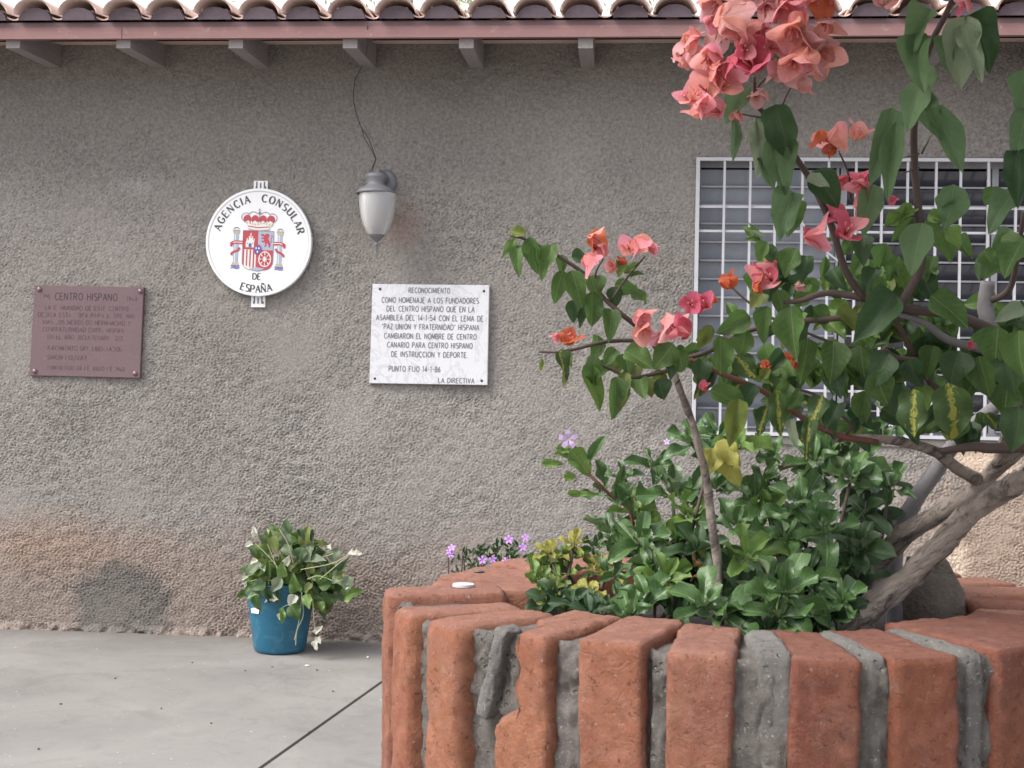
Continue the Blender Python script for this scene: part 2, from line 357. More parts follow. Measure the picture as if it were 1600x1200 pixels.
# clay roof tiles
M_TILE = NT('fired_clay_tile'); M_TILE.set(Roughness=.8)
oi = M_TILE.n('ShaderNodeObjectInfo')
c = M_TILE.mix(M_TILE.noise(14, 6, .65, M_TILE.coord()), (.52, .36, .31), (.7, .54, .47))
c = M_TILE.mix(M_TILE.ramp(oi.outputs['Random'], [(0, 0), (1, .5)]), c, (.5, .34, .29)); M_TILE.col(c); M_TILE.bump(M_TILE.noise(60, 5, .6, M_TILE.coord()), .4, .003); M_TILE = M_TILE.m
M_BED = plain('tile_bedding_mortar', (.1, .075, .09), .95, 0, .25, 40, .5, .004)
SL = R(8)
def tile_mesh(r0, r1, L, th, up_, n=12):
    mb = MB(); ring = []
    for j, (t, rr) in enumerate(((0, r0), (.5, (r0+r1)/2), (1, r1))):
        for rad in (rr, rr-th):
            for k in range(n+1):
                a = math.pi*(k/n)*.94+math.pi*.03
                z = math.sin(a)*rad*.82 + .004*noise.noise(Vector((k*.4, j*1.3, r0*90)))
                mb.v.append((math.cos(a)*rad, t*L, z if up_ else -z))
    m = n+1
    for j in range(2):
        for s_ in range(2):
            for k in range(n):
                p = (j*2+s_)*m+k; mb.f.append((p, p+1, p+2*m+1, p+2*m))
    for j in (0, 2):
        for k in range(n):
            p = j*2*m+k; mb.f.append((p, p+1, p+m+1, p+m))
    for j in range(2):
        for k in (0, n):
            p = j*2*m+k; mb.f.append((p, p+m, p+3*m, p+2*m))
    return mb.mesh('roof_tile', M_TILE, True)
covers = [tile_mesh(.094+random.uniform(-.003, .003), .078, .42, .008, True) for _ in range(4)]
pans = [tile_mesh(.062, .07+random.uniform(-.003, .003), .42, .008, False) for _ in range(3)]
tp = .2085; xc0 = at(545, 10, 5.5).x
bed = MB()
for k in range(-20, 30):
    xc = xc0+k*tp+random.uniform(-.009, .009)
    for rr in range(3):
        y = YF-.05+rr*.33+random.uniform(-.012, .008); z = zt+.013+rr*.33*math.tan(SL)+rr*.004
        Rx = Matrix.Rotation(SL, 4, 'X') @ Matrix.Rotation(R(random.uniform(-2.5, 2.5)), 4, 'Z')
        link('roof_tile', random.choice(covers), house, Matrix.Translation((xc, y, z+random.uniform(-.006, .006))) @ Rx)
        link('roof_tile', random.choice(pans), house, Matrix.Translation((xc+tp/2+random.uniform(-.004, .004), y+.03, z+.042)) @ Rx)
    n = 10; vs = []
    for dy in (0, .3):
        for i in range(n+1):
            a = math.pi*i/n; vs.append((xc+math.cos(a)*.078, YF-.035+dy, zt-.002+math.sin(a)*.058+dy*math.tan(SL)))
    bed.add(vs, [tuple(range(n+1))]+[(i, i+n+1, i+n+2, i+1) for i in range(n)])
tag(bed.build('tile_bedding', M_BED, house), kind='stuff')
deck = MB(); y1 = 8.6; z1 = zt+.02+(y1-YF-.3)*math.tan(SL)
deck.add([(-7,YF+.32,zt+.0),(7,YF+.32,zt+.0),(7,y1,z1),(-7,y1,z1),(7,11.5,zt),(-7,11.5,zt)], [(0,1,2,3),(3,2,4,5)])
deck.build('roof_slope', M_TILE, house)

# ------------------------------------------------------------------ stroke lettering
def arc(cx, cy, rx, ry, a0, a1, n=10):
    return [(cx+rx*math.cos(R(a0+(a1-a0)*i/n)), cy+ry*math.sin(R(a0+(a1-a0)*i/n))) for i in range(n+1)]
# glyph: advance width, strokes (weight 1 thick / 0 thin, points), serif feet (x, y, dir)
G = {
'A': (.62, [(0, [(0,0),(.3,1)]), (1, [(.3,1),(.6,0)]), (0, [(.11,.36),(.49,.36)])], [(0,0),(.6,0)]),
'B': (.52, [(1, [(0,0),(0,1)]), (0, [(0,1)]+arc(.24,.76,.2,.24,90,-90)+[(0,.52)]), (1, [(.04,.52)]+arc(.26,.26,.24,.26,90,-90)+[(0,0)])], []),
'C': (.6, [(1, arc(.34,.5,.32,.5,48,312,16))], []),
'D': (.6, [(1, [(0,0),(0,1)]), (1, [(0,1)]+arc(.2,.5,.38,.5,90,-90,14)+[(0,0)])], []),
'E': (.5, [(1, [(0,0),(0,1)]), (0, [(0,1),(.44,1)]), (0, [(0,.52),(.36,.52)]), (0, [(0,0),(.46,0)])], []),
'F': (.48, [(1, [(0,0),(0,1)]), (0, [(0,1),(.44,1)]), (0, [(0,.52),(.36,.52)])], [(0,0)]),
'G': (.64, [(1, arc(.34,.5,.32,.5,48,330,16)+[(.6,.42),(.4,.42)])], []),
'H': (.58, [(1, [(0,0),(0,1)]), (1, [(.54,0),(.54,1)]), (0, [(0,.5),(.54,.5)])], [(0,0),(0,1),(.54,0),(.54,1)]),
'I': (.14, [(1, [(.04,0),(.04,1)])], [(.04,0),(.04,1)]),
'J': (.4, [(1, [(.32,1),(.32,.22)]+arc(.16,.2,.16,.2,0,-170,7))], []),
'L': (.46, [(1, [(0,0),(0,1)]), (0, [(0,0),(.44,0)])], [(0,1)]),
'M': (.7, [(0, [(0,0),(.03,1)]), (1, [(.03,1),(.34,.15)]), (0, [(.34,.15),(.64,1)]), (1, [(.64,1),(.67,0)])], [(0,0),(.67,0)]),
'N': (.6, [(0, [(0,0),(0,1)]), (1, [(0,1),(.54,0)]), (0, [(.54,0),(.54,1)])], [(0,0),(.54,1)]),
'O': (.68, [(1, arc(.34,.5,.32,.5,90,450,22))], []),
'P': (.52, [(1, [(0,0),(0,1)]), (0, [(0,1)]+arc(.22,.73,.25,.27,90,-90)+[(0,.46)])], [(0,0)]),
'Q': (.68, [(1, arc(.34,.5,.32,.5,90,450,22)), (1, [(.4,.22),(.66,-.06)])], []),
'R': (.58, [(1, [(0,0),(0,1)]), (0, [(0,1)]+arc(.22,.74,.25,.26,90,-90)+[(0,.48)]), (1, [(.22,.48),(.54,0)])], [(0,0),(.54,0)]),
'S': (.5, [(1, arc(.25,.75,.22,.25,50,270,10)+arc(.25,.25,.24,.25,90,-130,10)[1:])], []),
'T': (.54, [(1, [(.26,0),(.26,1)]), (0, [(0,1),(.52,1)])], [(.26,0)]),
'U': (.6, [(1, [(0,1),(0,.3)]+arc(.27,.28,.27,.28,180,360,10)+[(.54,1)])], [(0,1),(.54,1)]),
'V': (.58, [(1, [(0,1),(.28,0)]), (0, [(.28,0),(.56,1)])], []),
'X': (.54, [(1, [(0,1),(.5,0)]), (0, [(0,0),(.5,1)])], []),
'Y': (.54, [(1, [(0,1),(.26,.48),(.26,0)]), (0, [(.26,.48),(.52,1)])], []),
'Z': (.5, [(0, [(0,1),(.46,1)]), (1, [(.46,1),(0,0)]), (0, [(0,0),(.46,0)])], []),
'0': (.54, [(1, arc(.26,.5,.24,.5,90,450,18))], []),
'1': (.26, [(1, [(.0,.8),(.14,1),(.14,0)])], []),
'2': (.5, [(1, arc(.24,.74,.22,.26,160,-30,9)+[(0,0),(.46,0)])], []),
'3': (.5, [(1, arc(.22,.76,.2,.24,150,-90,9)+arc(.22,.26,.23,.26,90,-150,9)[1:])], []),
'4': (.52, [(1, [(.36,0),(.36,1),(0,.3),(.5,.3)])], []),
'5': (.5, [(1, [(.44,1),(.06,1),(.03,.55)]+arc(.22,.32,.24,.32,110,-140,10))], []),
'6': (.5, [(1, [(.38,1),(.1,.6)]+arc(.24,.28,.22,.28,160,-200,14))], []),
'8': (.5, [(1, arc(.24,.77,.19,.23,90,450,14)), (1, arc(.24,.27,.23,.27,90,450,14))], []),
'9': (.5, [(1, [(.1,0),(.38,.4)]+arc(.24,.72,.22,.28,-20,340,14))], []),
'-': (.34, [(1, [(.02,.5),(.26,.5)])], []), '.': (.16, [(1, [(.02,.0),(.02,.09)])], []),
'"': (.22, [(1, [(.02,1),(.02,.8)]), (1, [(.14,1),(.14,.8)])], []), ' ': (.36, [], []),
}
G['Ñ'] = (G['N'][0], G['N'][1]+[(1, [(.08,1.14),(.18,1.24),(.34,1.15),(.46,1.25)])], G['N'][2])
def glyph_quads(ch, thick, thin, serif):
    """2D strips [(list of left/right point pairs)] for one glyph in its unit box."""
    adv, strokes, ser = G[ch]; out = []
    for wgt, pts in strokes:
        wd = thick if wgt else thin; n = len(pts); closed = n > 3 and (abs(pts[0][0]-pts[-1][0])+abs(pts[0][1]-pts[-1][1])) < 1e-5
        L = []
        for i, p in enumerate(pts):
            a = pts[i-1] if i > 0 else (pts[-2] if closed else None); b = pts[i+1] if i < n-1 else (pts[1] if closed else None)
            ds = []
            if a is not None: d = (p[0]-a[0], p[1]-a[1]); l = math.hypot(*d) or 1; ds.append((d[0]/l, d[1]/l))
            if b is not None: d = (b[0]-p[0], b[1]-p[1]); l = math.hypot(*d) or 1; ds.append((d[0]/l, d[1]/l))
            tx = sum(d[0] for d in ds); ty = sum(d[1] for d in ds); l = math.hypot(tx, ty) or 1; tx /= l; ty /= l
            k = 1/max(.45, abs(tx*ds[0][0]+ty*ds[0][1])); ww = wd
            if serif and n > 8: ww = thin+(thick-thin)*abs(ty)
            L.append(((p[0]-ty*ww/2*k, p[1]+tx*ww/2*k), (p[0]+ty*ww/2*k, p[1]-tx*ww/2*k)))
        out.append(L)
    if serif:
        for (x, y) in ser:
            yy = y + (.02 if y == 0 else -.02); out.append([((x-.12, yy+.02), (x-.12, yy-.02)), ((x+.12, yy+.02), (x+.12, yy-.02))])
        if ch in 'EFL T'.replace(' ', '') :
            for wgt, pts in strokes:
                if not wgt: x, y = pts[-1]; out.append([((x-.02, y-.08), (x+.02, y-.08)), ((x-.02, y+.08), (x+.02, y+.08))])
        if ch in 'CGS': x, y = strokes[0][1][0]; out.append([((x-.02, y-.1), (x+.03, y-.1)), ((x-.01, y+.14), (x+.03, y+.14))])
    return adv, out
def text_width(t, h, xs, sp): return sum((G[c][0]*xs+sp)*h for c in t)-sp*h
def put_text(mb, t, h, place, xs=1, sp=.16, thick=.12, thin=.12, serif=False, x0=None, skip=0):
    """place(u, v, lift) maps a flat text position (centred on u = 0) to a world point."""
    x = -text_width(t, h, xs, sp)/2 if x0 is None else x0; k = 0
    for ch in t:
        adv, strips = glyph_quads(ch, thick, thin, serif); gw = adv*xs*h
        for L in strips:
            k += 1; vs = []; jit = random.random() < skip
            if jit: continue
            for a, b in L:
                vs.append(place(x, x+gw/2, a[0]*xs*h, a[1]*h, (k % 7)*.00006)); vs.append(place(x, x+gw/2, b[0]*xs*h, b[1]*h, (k % 7)*.00006))
            mb.add(vs, [(2*i, 2*i+1, 2*i+3, 2*i+2) for i in range(len(L)-1)])
        x += gw+sp*h
def quad_place(tl, tr, bl, H, W, lift):   # maps (u from centre, v down from top) on a plaque face
    ux = (tr-tl).normalized(); uz = (tl-bl).normalized(); n = ux.cross(uz).normalized(); n = n if n.y < 0 else -n
    return ux, uz, n

# ------------------------------------------------------------------ wall plaques
def plaque(name, label, tl, tr, br, bl, mat, th):
    P = [at(*p, WY-.012) for p in (bl, br, tr, tl)]
    c = sum(P, Vector())/4; root = thing(name, label, 'plaque', (c.x, WY, P[0].z))
    bv = .0025; nseg = 10; mb = MB()
    n = Vector((0, -1, 0)); f0 = [p.copy() for p in P]
    def ins(p, d): q = c-p; return p + Vector((math.copysign(d, q.x), 0, math.copysign(d, q.z)))
    back = [Vector((p.x, WY+.002, p.z)) for p in P]; mid = [Vector((p.x, WY-.012-th+bv, p.z)) for p in P]
    fr = [Vector((ins(p, bv).x, WY-.012-th, ins(p, bv).z)) for p in P]
    mb.add(back+mid+fr, [(8,9,10,11)]+[(i, (i+1) % 4, (i+1) % 4+4, i+4) for i in range(4)]+[(i+4, (i+1) % 4+4, (i+1) % 4+8, i+8) for i in range(4)])
    mb.build('slab', mat, root)
    return root, [Vector((p.x, WY-.012-th, p.z)) for p in P]
def lines(root, P, rows, mat, name='inscription', thick=.12, skip=0):
    bl, br, tr, tl = P; ux = (tr-tl).normalized(); uz = (tl-bl).normalized()
    W = (tr-tl).length; H = (tl-bl).length
    for txt, v, h, wfrac, cxf in rows:
        mb = MB()      # v: baseline height fraction from the bottom; wfrac: text width as fraction of plaque
        hh_ = h*H; sp = .2; base_w = text_width(txt, hh_, 1, sp); k = wfrac*W/base_w
        o = bl + ux*(W*cxf) + uz*(v*H)
        def place(x, xc, gx, gy, lift, o=o, k=k): return o + ux*((x+gx)*k) + uz*gy + Vector((0, -.0005-lift, 0))
        put_text(mb, txt, hh_, place, 1, sp, thick, thick, False, skip=skip)
        mb.build('text_line', mat, root)
M_MARB = NT('white_marble'); M_MARB.set(Roughness=.35)
vn = M_MARB.noise(5, 8, .65, M_MARB.coord('Object', (1.4, 1, 1)), 1.6)
M_MARB.col(M_MARB.mix(M_MARB.ramp(vn, [(.47, 0), (.5, .55), (.53, 0)]), M_MARB.mix(M_MARB.noise(3, 5, .6, M_MARB.coord()), (.53, .54, .57), (.62, .62, .65)), (.36, .36, .4))); M_MARB = M_MARB.m
M_ENG = plain('worn_engraving_paint', (.19, .19, .205), .7, 0, .35, 60, 0)
M_NAIL = plain('dark_bolt', (.06, .055, .06), .5, .5)
pl, P = plaque('marble_plaque', 'white marble plaque headed RECONOCIMIENTO right of the wall lantern', (583, 444), (765, 446), (762, 602), (578, 599), M_MARB, .014)
H_ = .052
lines(pl, P, [('RECONOCIMIENTO', .915, .05, .352, .49), ('COMO HOMENAJE A LOS FUNDADORES', .815, .052, .83, .5), ('DEL CENTRO HISPANO QUE EN LA', .728, .052, .75, .505),
    ('ASAMBLEA DEL 14-1-54 CON EL LEMA DE', .638, .052, .915, .5), ('"PAZ UNION Y FRATERNIDAD" HISPANA', .548, .052, .83, .51), ('CAMBIARON EL NOMBRE DE CENTRO', .455, .052, .79, .51),
    ('CANARIO PARA CENTRO HISPANO', .365, .052, .73, .508), ('DE INSTRUCCION Y DEPORTE.', .272, .052, .655, .51), ('PUNTO FIJO 14-1-86', .125, .052, .44, .385), ('LA DIRECTIVA', .018, .048, .305, .745)], M_ENG, thick=.2)
def bolts(root, P, fr, r, mat, dome=False):
    bl, br, tr, tl = P
    for u, v in fr:
        p = bl+(br-bl)*u+(tl-bl)*v
        m = MB(); n = 12; prof = [(r, 0), (r, -.003), (r*.7, -.0065), (.0001, -.008)] if dome else [(r, 0), (r, -.0015), (.0001, -.002)]
        for q, d in prof:
            for k in range(n): m.v.append((p.x+q*math.cos(k*2*math.pi/n), p.y+d, p.z+q*math.sin(k*2*math.pi/n)))
        for i in range(len(prof)-1):
            for k in range(n): a = i*n+k; b = i*n+(k+1) % n; m.f.append((a, b, b+n, a+n))
        m.build('bolt', mat, root, True)
bolts(pl, P, [(.065, .95), (.945, .94), (.045, .05), (.95, .045)], .0065, M_NAIL)
M_BRZ = NT('tarnished_bronze'); M_BRZ.set(Roughness=.5, Metallic=.25)
c = M_BRZ.mix(M_BRZ.noise(5, 6, .6, M_BRZ.coord()), (.115, .076, .086), (.17, .112, .118))
c = M_BRZ.mix(M_BRZ.ramp(M_BRZ.noise(40, 5, .7, M_BRZ.coord()), [(.62, 0), (.8, .6)]), c, (.36, .26, .26)); M_BRZ.col(c); M_BRZ.bump(M_BRZ.noise(90, 4, .6, M_BRZ.coord()), .4, .002); M_BRZ = M_BRZ.m
M_BRZL = plain('faint_bronze_letters', (.1, .06, .07), .6, .2, .5, 30, 0); M_BRZD = plain('dark_bronze_letters', (.055, .035, .045), .6, .2, .3, 30, 0)
pb, P = plaque('bronze_plaque', 'brown bronze plaque headed CENTRO HISPANO at the left end of the wall', (56, 446), (226, 449), (220, 591), (47, 587), M_BRZ, .012)
lines(pb, P, [('CENTRO HISPANO', .845, .075, .57, .48)], M_BRZD, 'heading', .13)
lines(pb, P, [('1954', .86, .04, .08, .13), ('1983', .85, .04, .09, .9), ('LA COMUNIDAD DE ESTE CENTRO', .735, .046, .76, .49), ('DEDICA ESTA OBRA PARA ESTRECHAR', .655, .046, .9, .5), ('MAS LOS NEXOS DE HERMANDAD Y', .575, .046, .8, .5),
    ('CONFRATERNIDAD ENTRE HISPANOS', .495, .046, .8, .5), ('EN EL AÑO BICENTENARIO DEL', .41, .046, .7, .5), ('NACIMIENTO DEL LIBERTADOR', .29, .046, .68, .5), ('SIMON BOLIVAR', .185, .05, .36, .34), ('PUNTO FIJO 24 DE JULIO DE 1983', .075, .042, .7, .52)], M_BRZL, 'inscription', .13, .12)
bolts(pb, P, [(.045, .955), (.955, .955), (.05, .05), (.955, .05)], .0125, plain('bronze_rosette_bolt', (.2, .13, .15), .35, .5), True)

# ------------------------------------------------------------------ round consular sign
sc_ = at(405, 379, WY-.03); SR = (at(488, 379, WY-.03)-sc_).x
sign = thing('consular_sign', 'round white enamel sign AGENCIA CONSULAR DE ESPAÑA with coat of arms', 'sign', (sc_.x, WY, sc_.z))
M_EN = plain('white_enamel', (.74, .745, .76), .3, 0, .03, 12, 0)
SY = WY-.045
d = MB(); n = 72
prof = [(SR*.96, WY-.012), (SR, WY-.02), (SR, SY+.004), (SR*.992, SY), (SR*.955, SY-.001), (SR*.945, SY+.001), (.0001, SY+.001)]
for r, y in prof:
    for k in range(n): a = 2*math.pi*k/n; d.v.append((sc_.x+r*math.cos(a), y, sc_.z+r*math.sin(a)))
for i in range(len(prof)-1):
    for k in range(n): a = i*n+k; b = i*n+(k+1) % n; d.f.append((a, b, b+n, a+n))
d.build('disc', M_EN, sign, False)
TILT = R(1.6)
def sp(u, v, lift=0):               # sign face: u, v in sign radii
    c, s = math.cos(-TILT), math.sin(-TILT)
    return Vector((sc_.x+(u*c-v*s)*SR, SY+.0005-lift, sc_.z+(u*s+v*c)*SR))
ringm = MB()
for r0, r1 in ((.935, .943),):
    for k in range(90):
        a0, a1 = 2*math.pi*k/90, 2*math.pi*(k+1)/90
        ringm.add([sp(r0*math.cos(a0), r0*math.sin(a0), .0007), sp(r1*math.cos(a0), r1*math.sin(a0), .0007), sp(r1*math.cos(a1), r1*math.sin(a1), .0007), sp(r0*math.cos(a1), r0*math.sin(a1), .0007)], [(0, 1, 2, 3)])
ringm.build('border_line', plain('grey_line_print', (.5, .5, .55), .5), sign)
M_BLK = plain('black_letter_enamel', (.05, .05, .055), .4, 0, .05, 10, 0)
let = MB()
def arc_text(t, r, h, a_mid, inward=False, xs=1, sp_=.2):
    sgn = -1 if not inward else 1
    def place(x, xc, gx, gy, lift):
        a = a_mid + sgn*xc/(r+(h/2 if not inward else -h/2)*0)
        lx = gx-(xc-x); 
        if not inward: er = Vector((math.cos(a), math.sin(a))); et = Vector((math.sin(a), -math.cos(a))); p = er*(r+gy)+et*lx
        else: er = Vector((math.cos(a), math.sin(a))); et = Vector((-math.sin(a), math.cos(a))); p = er*(r-gy)+et*lx
        return sp(p.x, p.y, .0012+lift)
    put_text(let, t, h, place, xs, sp_, .19, .1, True)
arc_text('AGENCIA', .75, .135, R(135), xs=1.12, sp_=.3)
let.build('word', M_BLK, sign); let = MB()
arc_text('CONSULAR', .75, .135, R(50.5), xs=1.12, sp_=.29)
def flat_text(t, h, v, u0=0, xs=1, s_=.2):
    def place(x, xc, gx, gy, lift): return sp(u0+x+gx, v+gy, .0012+lift)
    put_text(let, t, h, place, xs, s_, .18, .1, True)
let.build('word', M_BLK, sign); let = MB()
flat_text('DE', .115, -.69, 0, 1.0)
let.build('word', M_BLK, sign); let = MB()
arc_text('ESPAÑA', .93, .13, R(270), True, xs=1.08, sp_=.22)
let.build('word', M_BLK, sign)
# coat of arms, small flat enamel shapes; coordinates in sign-zoom pixels (centre 572,605, radius 455)
def cz(x, y): return ((x-572)/452, (605-y)/452)
PC = {k: plain('enamel_'+k, c, .4, 0, .04, 10, 0) for k, c in dict(red=(.42, .05, .07), grey=(.17, .17, .22), silver=(.33, .38, .5), blue=(.07, .09, .36), white=(.66, .64, .62), dark=(.1, .08, .1), gold=(.42, .37, .28)).items()}
arms = MB(); 
coat = MB(); coat.add([sp(*cz(440, 510), .0006), sp(*cz(700, 510), .0006), sp(*cz(700, 780), .0006), sp(*cz(440, 780), .0006)], [(0, 1, 2, 3)])
coat_root = coat.build('coat_of_arms', PC['white'], sign)
buckets = {}
def shape(col, pts, lv=1):
    mb = buckets.setdefault(col, MB()); mb.add([sp(*cz(x, y), .0006+.00045*lv+random.random()*.0001) for x, y in pts], [tuple(range(len(pts)))])
def stroke(col, pts, wd, lv=2, closed=False):
    mb = buckets.setdefault(col, MB()); L = []; n = len(pts)
    for i, p in enumerate(pts):
        a = pts[(i-1) % n] if (i > 0 or closed) else p; b = pts[(i+1) % n] if (i < n-1 or closed) else p
        tx, ty = b[0]-a[0], b[1]-a[1]; l = math.hypot(tx, ty) or 1; tx /= l; ty /= l
        L += [(p[0]-ty*wd/2, p[1]+tx*wd/2), (p[0]+ty*wd/2, p[1]-tx*wd/2)]
    lf = .0006+.00045*lv+random.random()*.0001
    fs = [(2*i, 2*i+1, 2*i+3, 2*i+2) for i in range(n-1)] + ([(2*n-2, 2*n-1, 1, 0)] if closed else [])
    mb.add([sp(*cz(x, y), lf) for x, y in L], fs)
def ell(cx, cy, rx, ry, a0=0, a1=360, n=18): return [(cx+rx*math.cos(R(a0+(a1-a0)*i/n)), cy+ry*math.sin(R(a0+(a1-a0)*i/n))) for i in range(n if a1-a0 == 360 else n+1)]
# shield quarters
shape('red', [(440,512),(570,512),(570,668),(440,668)])
shape('silver', [(570,512),(702,512),(702,668),(570,668)])
lowr = [(570,670),(702,670),(702,760)]+ell(635, 760, 67, 75, 0, 90, 6)[1:]+[(600,838),(570,832)]
shape('red', lowr)
shape('white', [(440,670),(570,670),(570,832),(530,838)]+ell(507, 760, 67, 75, 90, 180, 6)[1:])
for x in (449, 478, 507, 536, 562): shape('red', [(x-5,670),(x+7,670),(x+7, 826-abs(x-540)*.25),(x-5, 822-abs(x-540)*.35)], 2)
stroke('grey', [(440,510),(702,510),(702,760)]+ell(635, 765, 67, 72, 0, 90, 6)[1:]+[(571,846)]+ell(507, 765, 67, 72, 90, 180, 6)[:]+[(440,760)], 4, 4, True)
shape('silver', [(500,825),(571,815),(640,825),(571,848)], 3)
# castle
shape('white', [(466,650),(466,600),(472,600),(472,575),(482,575),(482,590),(490,590),(490,556),(498,556),(498,572),(503,572),(503,530),(511,530),(511,572),(517,572),(517,556),(525,556),(525,590),(531,590),(531,575),(539,575),(539,600),(536,600),(536,650)], 2)
shape('blue', [(491,648),(491,625),(497,616),(510,616),(516,625),(516,648)], 3)
for x in (482, 522): shape('dark', [(x-3,612),(x+3,612),(x+3,622),(x-3,622)], 3)
# rampant lion
shape('red', [(590,540),(606,532),(622,545),(640,530),(660,535),(664,555),(655,575),(668,592),(670,612),(680,625),(672,645),(662,648),(662,628),(650,615),(640,612),(645,632),(632,642),(620,640),(632,628),(628,605),(612,606),(598,598),(600,590),(618,592),(620,580),(600,575),(592,566),(612,566),(618,558),(600,552)], 2)
stroke('red', [(666,615),(682,600),(678,575),(690,555),(682,540)], 7, 2)
# chains
stroke('white', ell(633, 745, 50, 62, 0, 360, 20), 9, 2, True)
for a in range(0, 180, 45): stroke('white', [(633-46*math.cos(R(a)), 745-56*math.sin(R(a))), (633+46*math.cos(R(a)), 745+56*math.sin(R(a)))], 8, 3)
stroke('red', ell(633, 745, 26, 32, 0, 360, 14), 7, 4, True)
# centre escutcheon
shape('red', ell(569, 668, 36, 44), 5); shape('blue', ell(569, 668, 28, 36), 6)
for x, y in ((557, 655), (581, 655), (569, 685)): shape('white', [(x,y-12),(x+4,y-3),(x+10,y-1),(x+5,y+4),(x+3,y+10),(x-3,y+10),(x-5,y+4),(x-10,y-1),(x-4,y-3)], 7)
# crown
stroke('grey', ell(460, 400, 40, 36, 80, 300, 12), 5, 3); stroke('grey', ell(682, 400, 40, 36, -120, 100, 12), 5, 3)
stroke('grey', ell(520, 392, 42, 40, 190, 330, 10), 5, 3); stroke('grey', ell(622, 392, 42, 40, 210, 350, 10), 5, 3)
for cx_, rx_ in ((470, 34), (537, 32), (604, 32), (672, 34)): shape('red', ell(cx_, 415, rx_, 36, 0, 360, 16), 2)
shape('white', [(455,440),(480,425),(505,448),(537,425),(571,448),(604,425),(638,448),(664,425),(690,440),(660,495),(571,508),(482,495)], 4)
shape('red', [(478,478),(571,488),(664,478),(662,470),(571,480),(480,470)], 5)
stroke('gold', [(482,497),(530,505),(571,507),(612,505),(660,497)], 8, 5)
for x in range(470, 690, 24): shape('gold', ell(x, 452+6*math.sin(x), 7, 8, 0, 360, 8), 5)
stroke('grey', [(572,320),(572,440)], 5, 5); stroke('grey', [(562,335),(582,335)], 5, 5); shape('grey', ell(572, 362, 12, 13, 0, 360, 10), 5)
# pillars with ribbons
for s_, cx_ in ((-1, 382), (1, 755)):
    shape('silver', [(cx_-20,540),(cx_+20,540),(cx_+20,785),(cx_-20,785)], 2)
    shape('white', [(cx_-10,540),(cx_-2,540),(cx_-2,785),(cx_-10,785)], 3)
    shape('gold', [(cx_-30,515),(cx_+30,515),(cx_+22,542),(cx_-22,542)], 3); shape('gold', [(cx_-24,780),(cx_+24,780),(cx_+34,805),(cx_-34,805)], 3)
    stroke('grey', [(cx_-31,512),(cx_+31,512)], 5, 4)
    for k in range(3): stroke('blue', [(cx_-38+(k%2)*6,810+k*10),(cx_-12,806+k*10),(cx_+12,812+k*10),(cx_+38,808+k*10)], 6, 3)
    stroke('grey', ell(cx_, 502, 22, 14, 180, 360, 8), 7, 3)
    i0 = cx_-s_*60
    stroke('red', [(440 if s_ < 0 else 702, 612),(cx_,610),(cx_+s_*28,618),(cx_+s_*44,632)], 28, 5)
    stroke('white', [(440 if s_ < 0 else 702, 612),(cx_,610),(cx_+s_*24,617)], 7, 6)
    stroke('red', [(cx_+s_*42,632),(cx_+s_*40,650)], 14, 4)
    stroke('red', [(cx_-s_*34,655),(cx_-s_*18,680),(cx_+s_*10,690),(cx_+s_*34,705),(cx_+s_*36,722)], 18, 5)
for c_, mb in buckets.items(): mb.build('emblem_'+c_, PC[c_], coat_root)
# bracket tabs
tabm = plain('grey_slot', (.12, .12, .13), .7)
for px, y0, y1 in ((408, 283, 300), (404, 462, 480)):
    a, b = at(px-11, y1, WY-.01), at(px+11, y0, WY-.01)
    tb = MB().box(a.x, b.x, WY-.018, WY-.004, a.z, b.z).build('mounting_tab', M_EN, sign)
    hg = b.z-a.z; sl_ = MB()
    for k in (-1, 0, 1):
        x = (a.x+b.x)/2+k*.019; sl_.box(x-.003, x+.003, WY-.0195, WY-.0175, a.z+hg*.3, a.z+hg*(.92 if k else .8)); 
        if k: sl_.box(x-.006*(1 if k<0 else 0)-.0, x+.006*(1 if k>0 else 0)+.003, WY-.0197, WY-.0177, a.z+hg*.3, a.z+hg*.5)
    sl_.build('slot', tabm, tb)

# ------------------------------------------------------------------ wall lantern and its wires
LY = WY-.15
lc = at(590, 300, LY); lant = thing('wall_lantern', 'faded grey wall lantern with frosted bulb-shaped glass hanging between sign and marble plaque', 'lantern', (lc.x, WY, lc.z))
k_ = lambda py: at(590, py, LY).z; pw = (at(690, 340, LY)-at(590, 340, LY)).x/100
M_LM = plain('chalky_grey_lamp_metal', (.17, .17, .19), .6, .2, .2, 30, .3)
body = MB(); prof = [(.001, k_(270)), (9*pw, k_(270)), (17*pw, k_(274)), (16*pw, k_(279)), (13*pw, k_(285)), (15*pw, k_(290)), (24*pw, k_(295)), (30*pw, k_(300)), (31*pw, k_(303)), (29*pw, k_(304)), (28*pw, k_(303))]
body.lathe([(r, z-lc.z) for r, z in prof], (lc.x-3*pw, LY, lc.z), 32); body.build('cap', M_LM, lant, True)
M_LG = NT('frosted_lamp_glass'); M_LG.set(Roughness=.35); M_LG.b.inputs['Transmission Weight'].default_value = .35
M_LG.col(M_LG.mix(M_LG.noise(6, 3, .5, M_LG.coord()), (.4, .4, .42), (.52, .51, .51))); M_LG = M_LG.m
gp = [(29*pw, 303), (28.8*pw, 315), (27.5*pw, 328), (25*pw, 342), (21*pw, 354), (15.5*pw, 364), (13*pw, 367)]
gl = MB(); gl.lathe([(r, k_(y)-lc.z) for r, y in gp] , (lc.x, LY, lc.z), 24)
for i, v in enumerate(gl.v):       # pressed panels: slight facets
    a = math.atan2(v[1]-LY, v[0]-lc.x); f = 1-.018*abs(math.sin(a*4)); gl.v[i] = (lc.x+(v[0]-lc.x)*f, LY+(v[1]-LY)*f, v[2])
gl.build('glass', M_LG, lant, True)
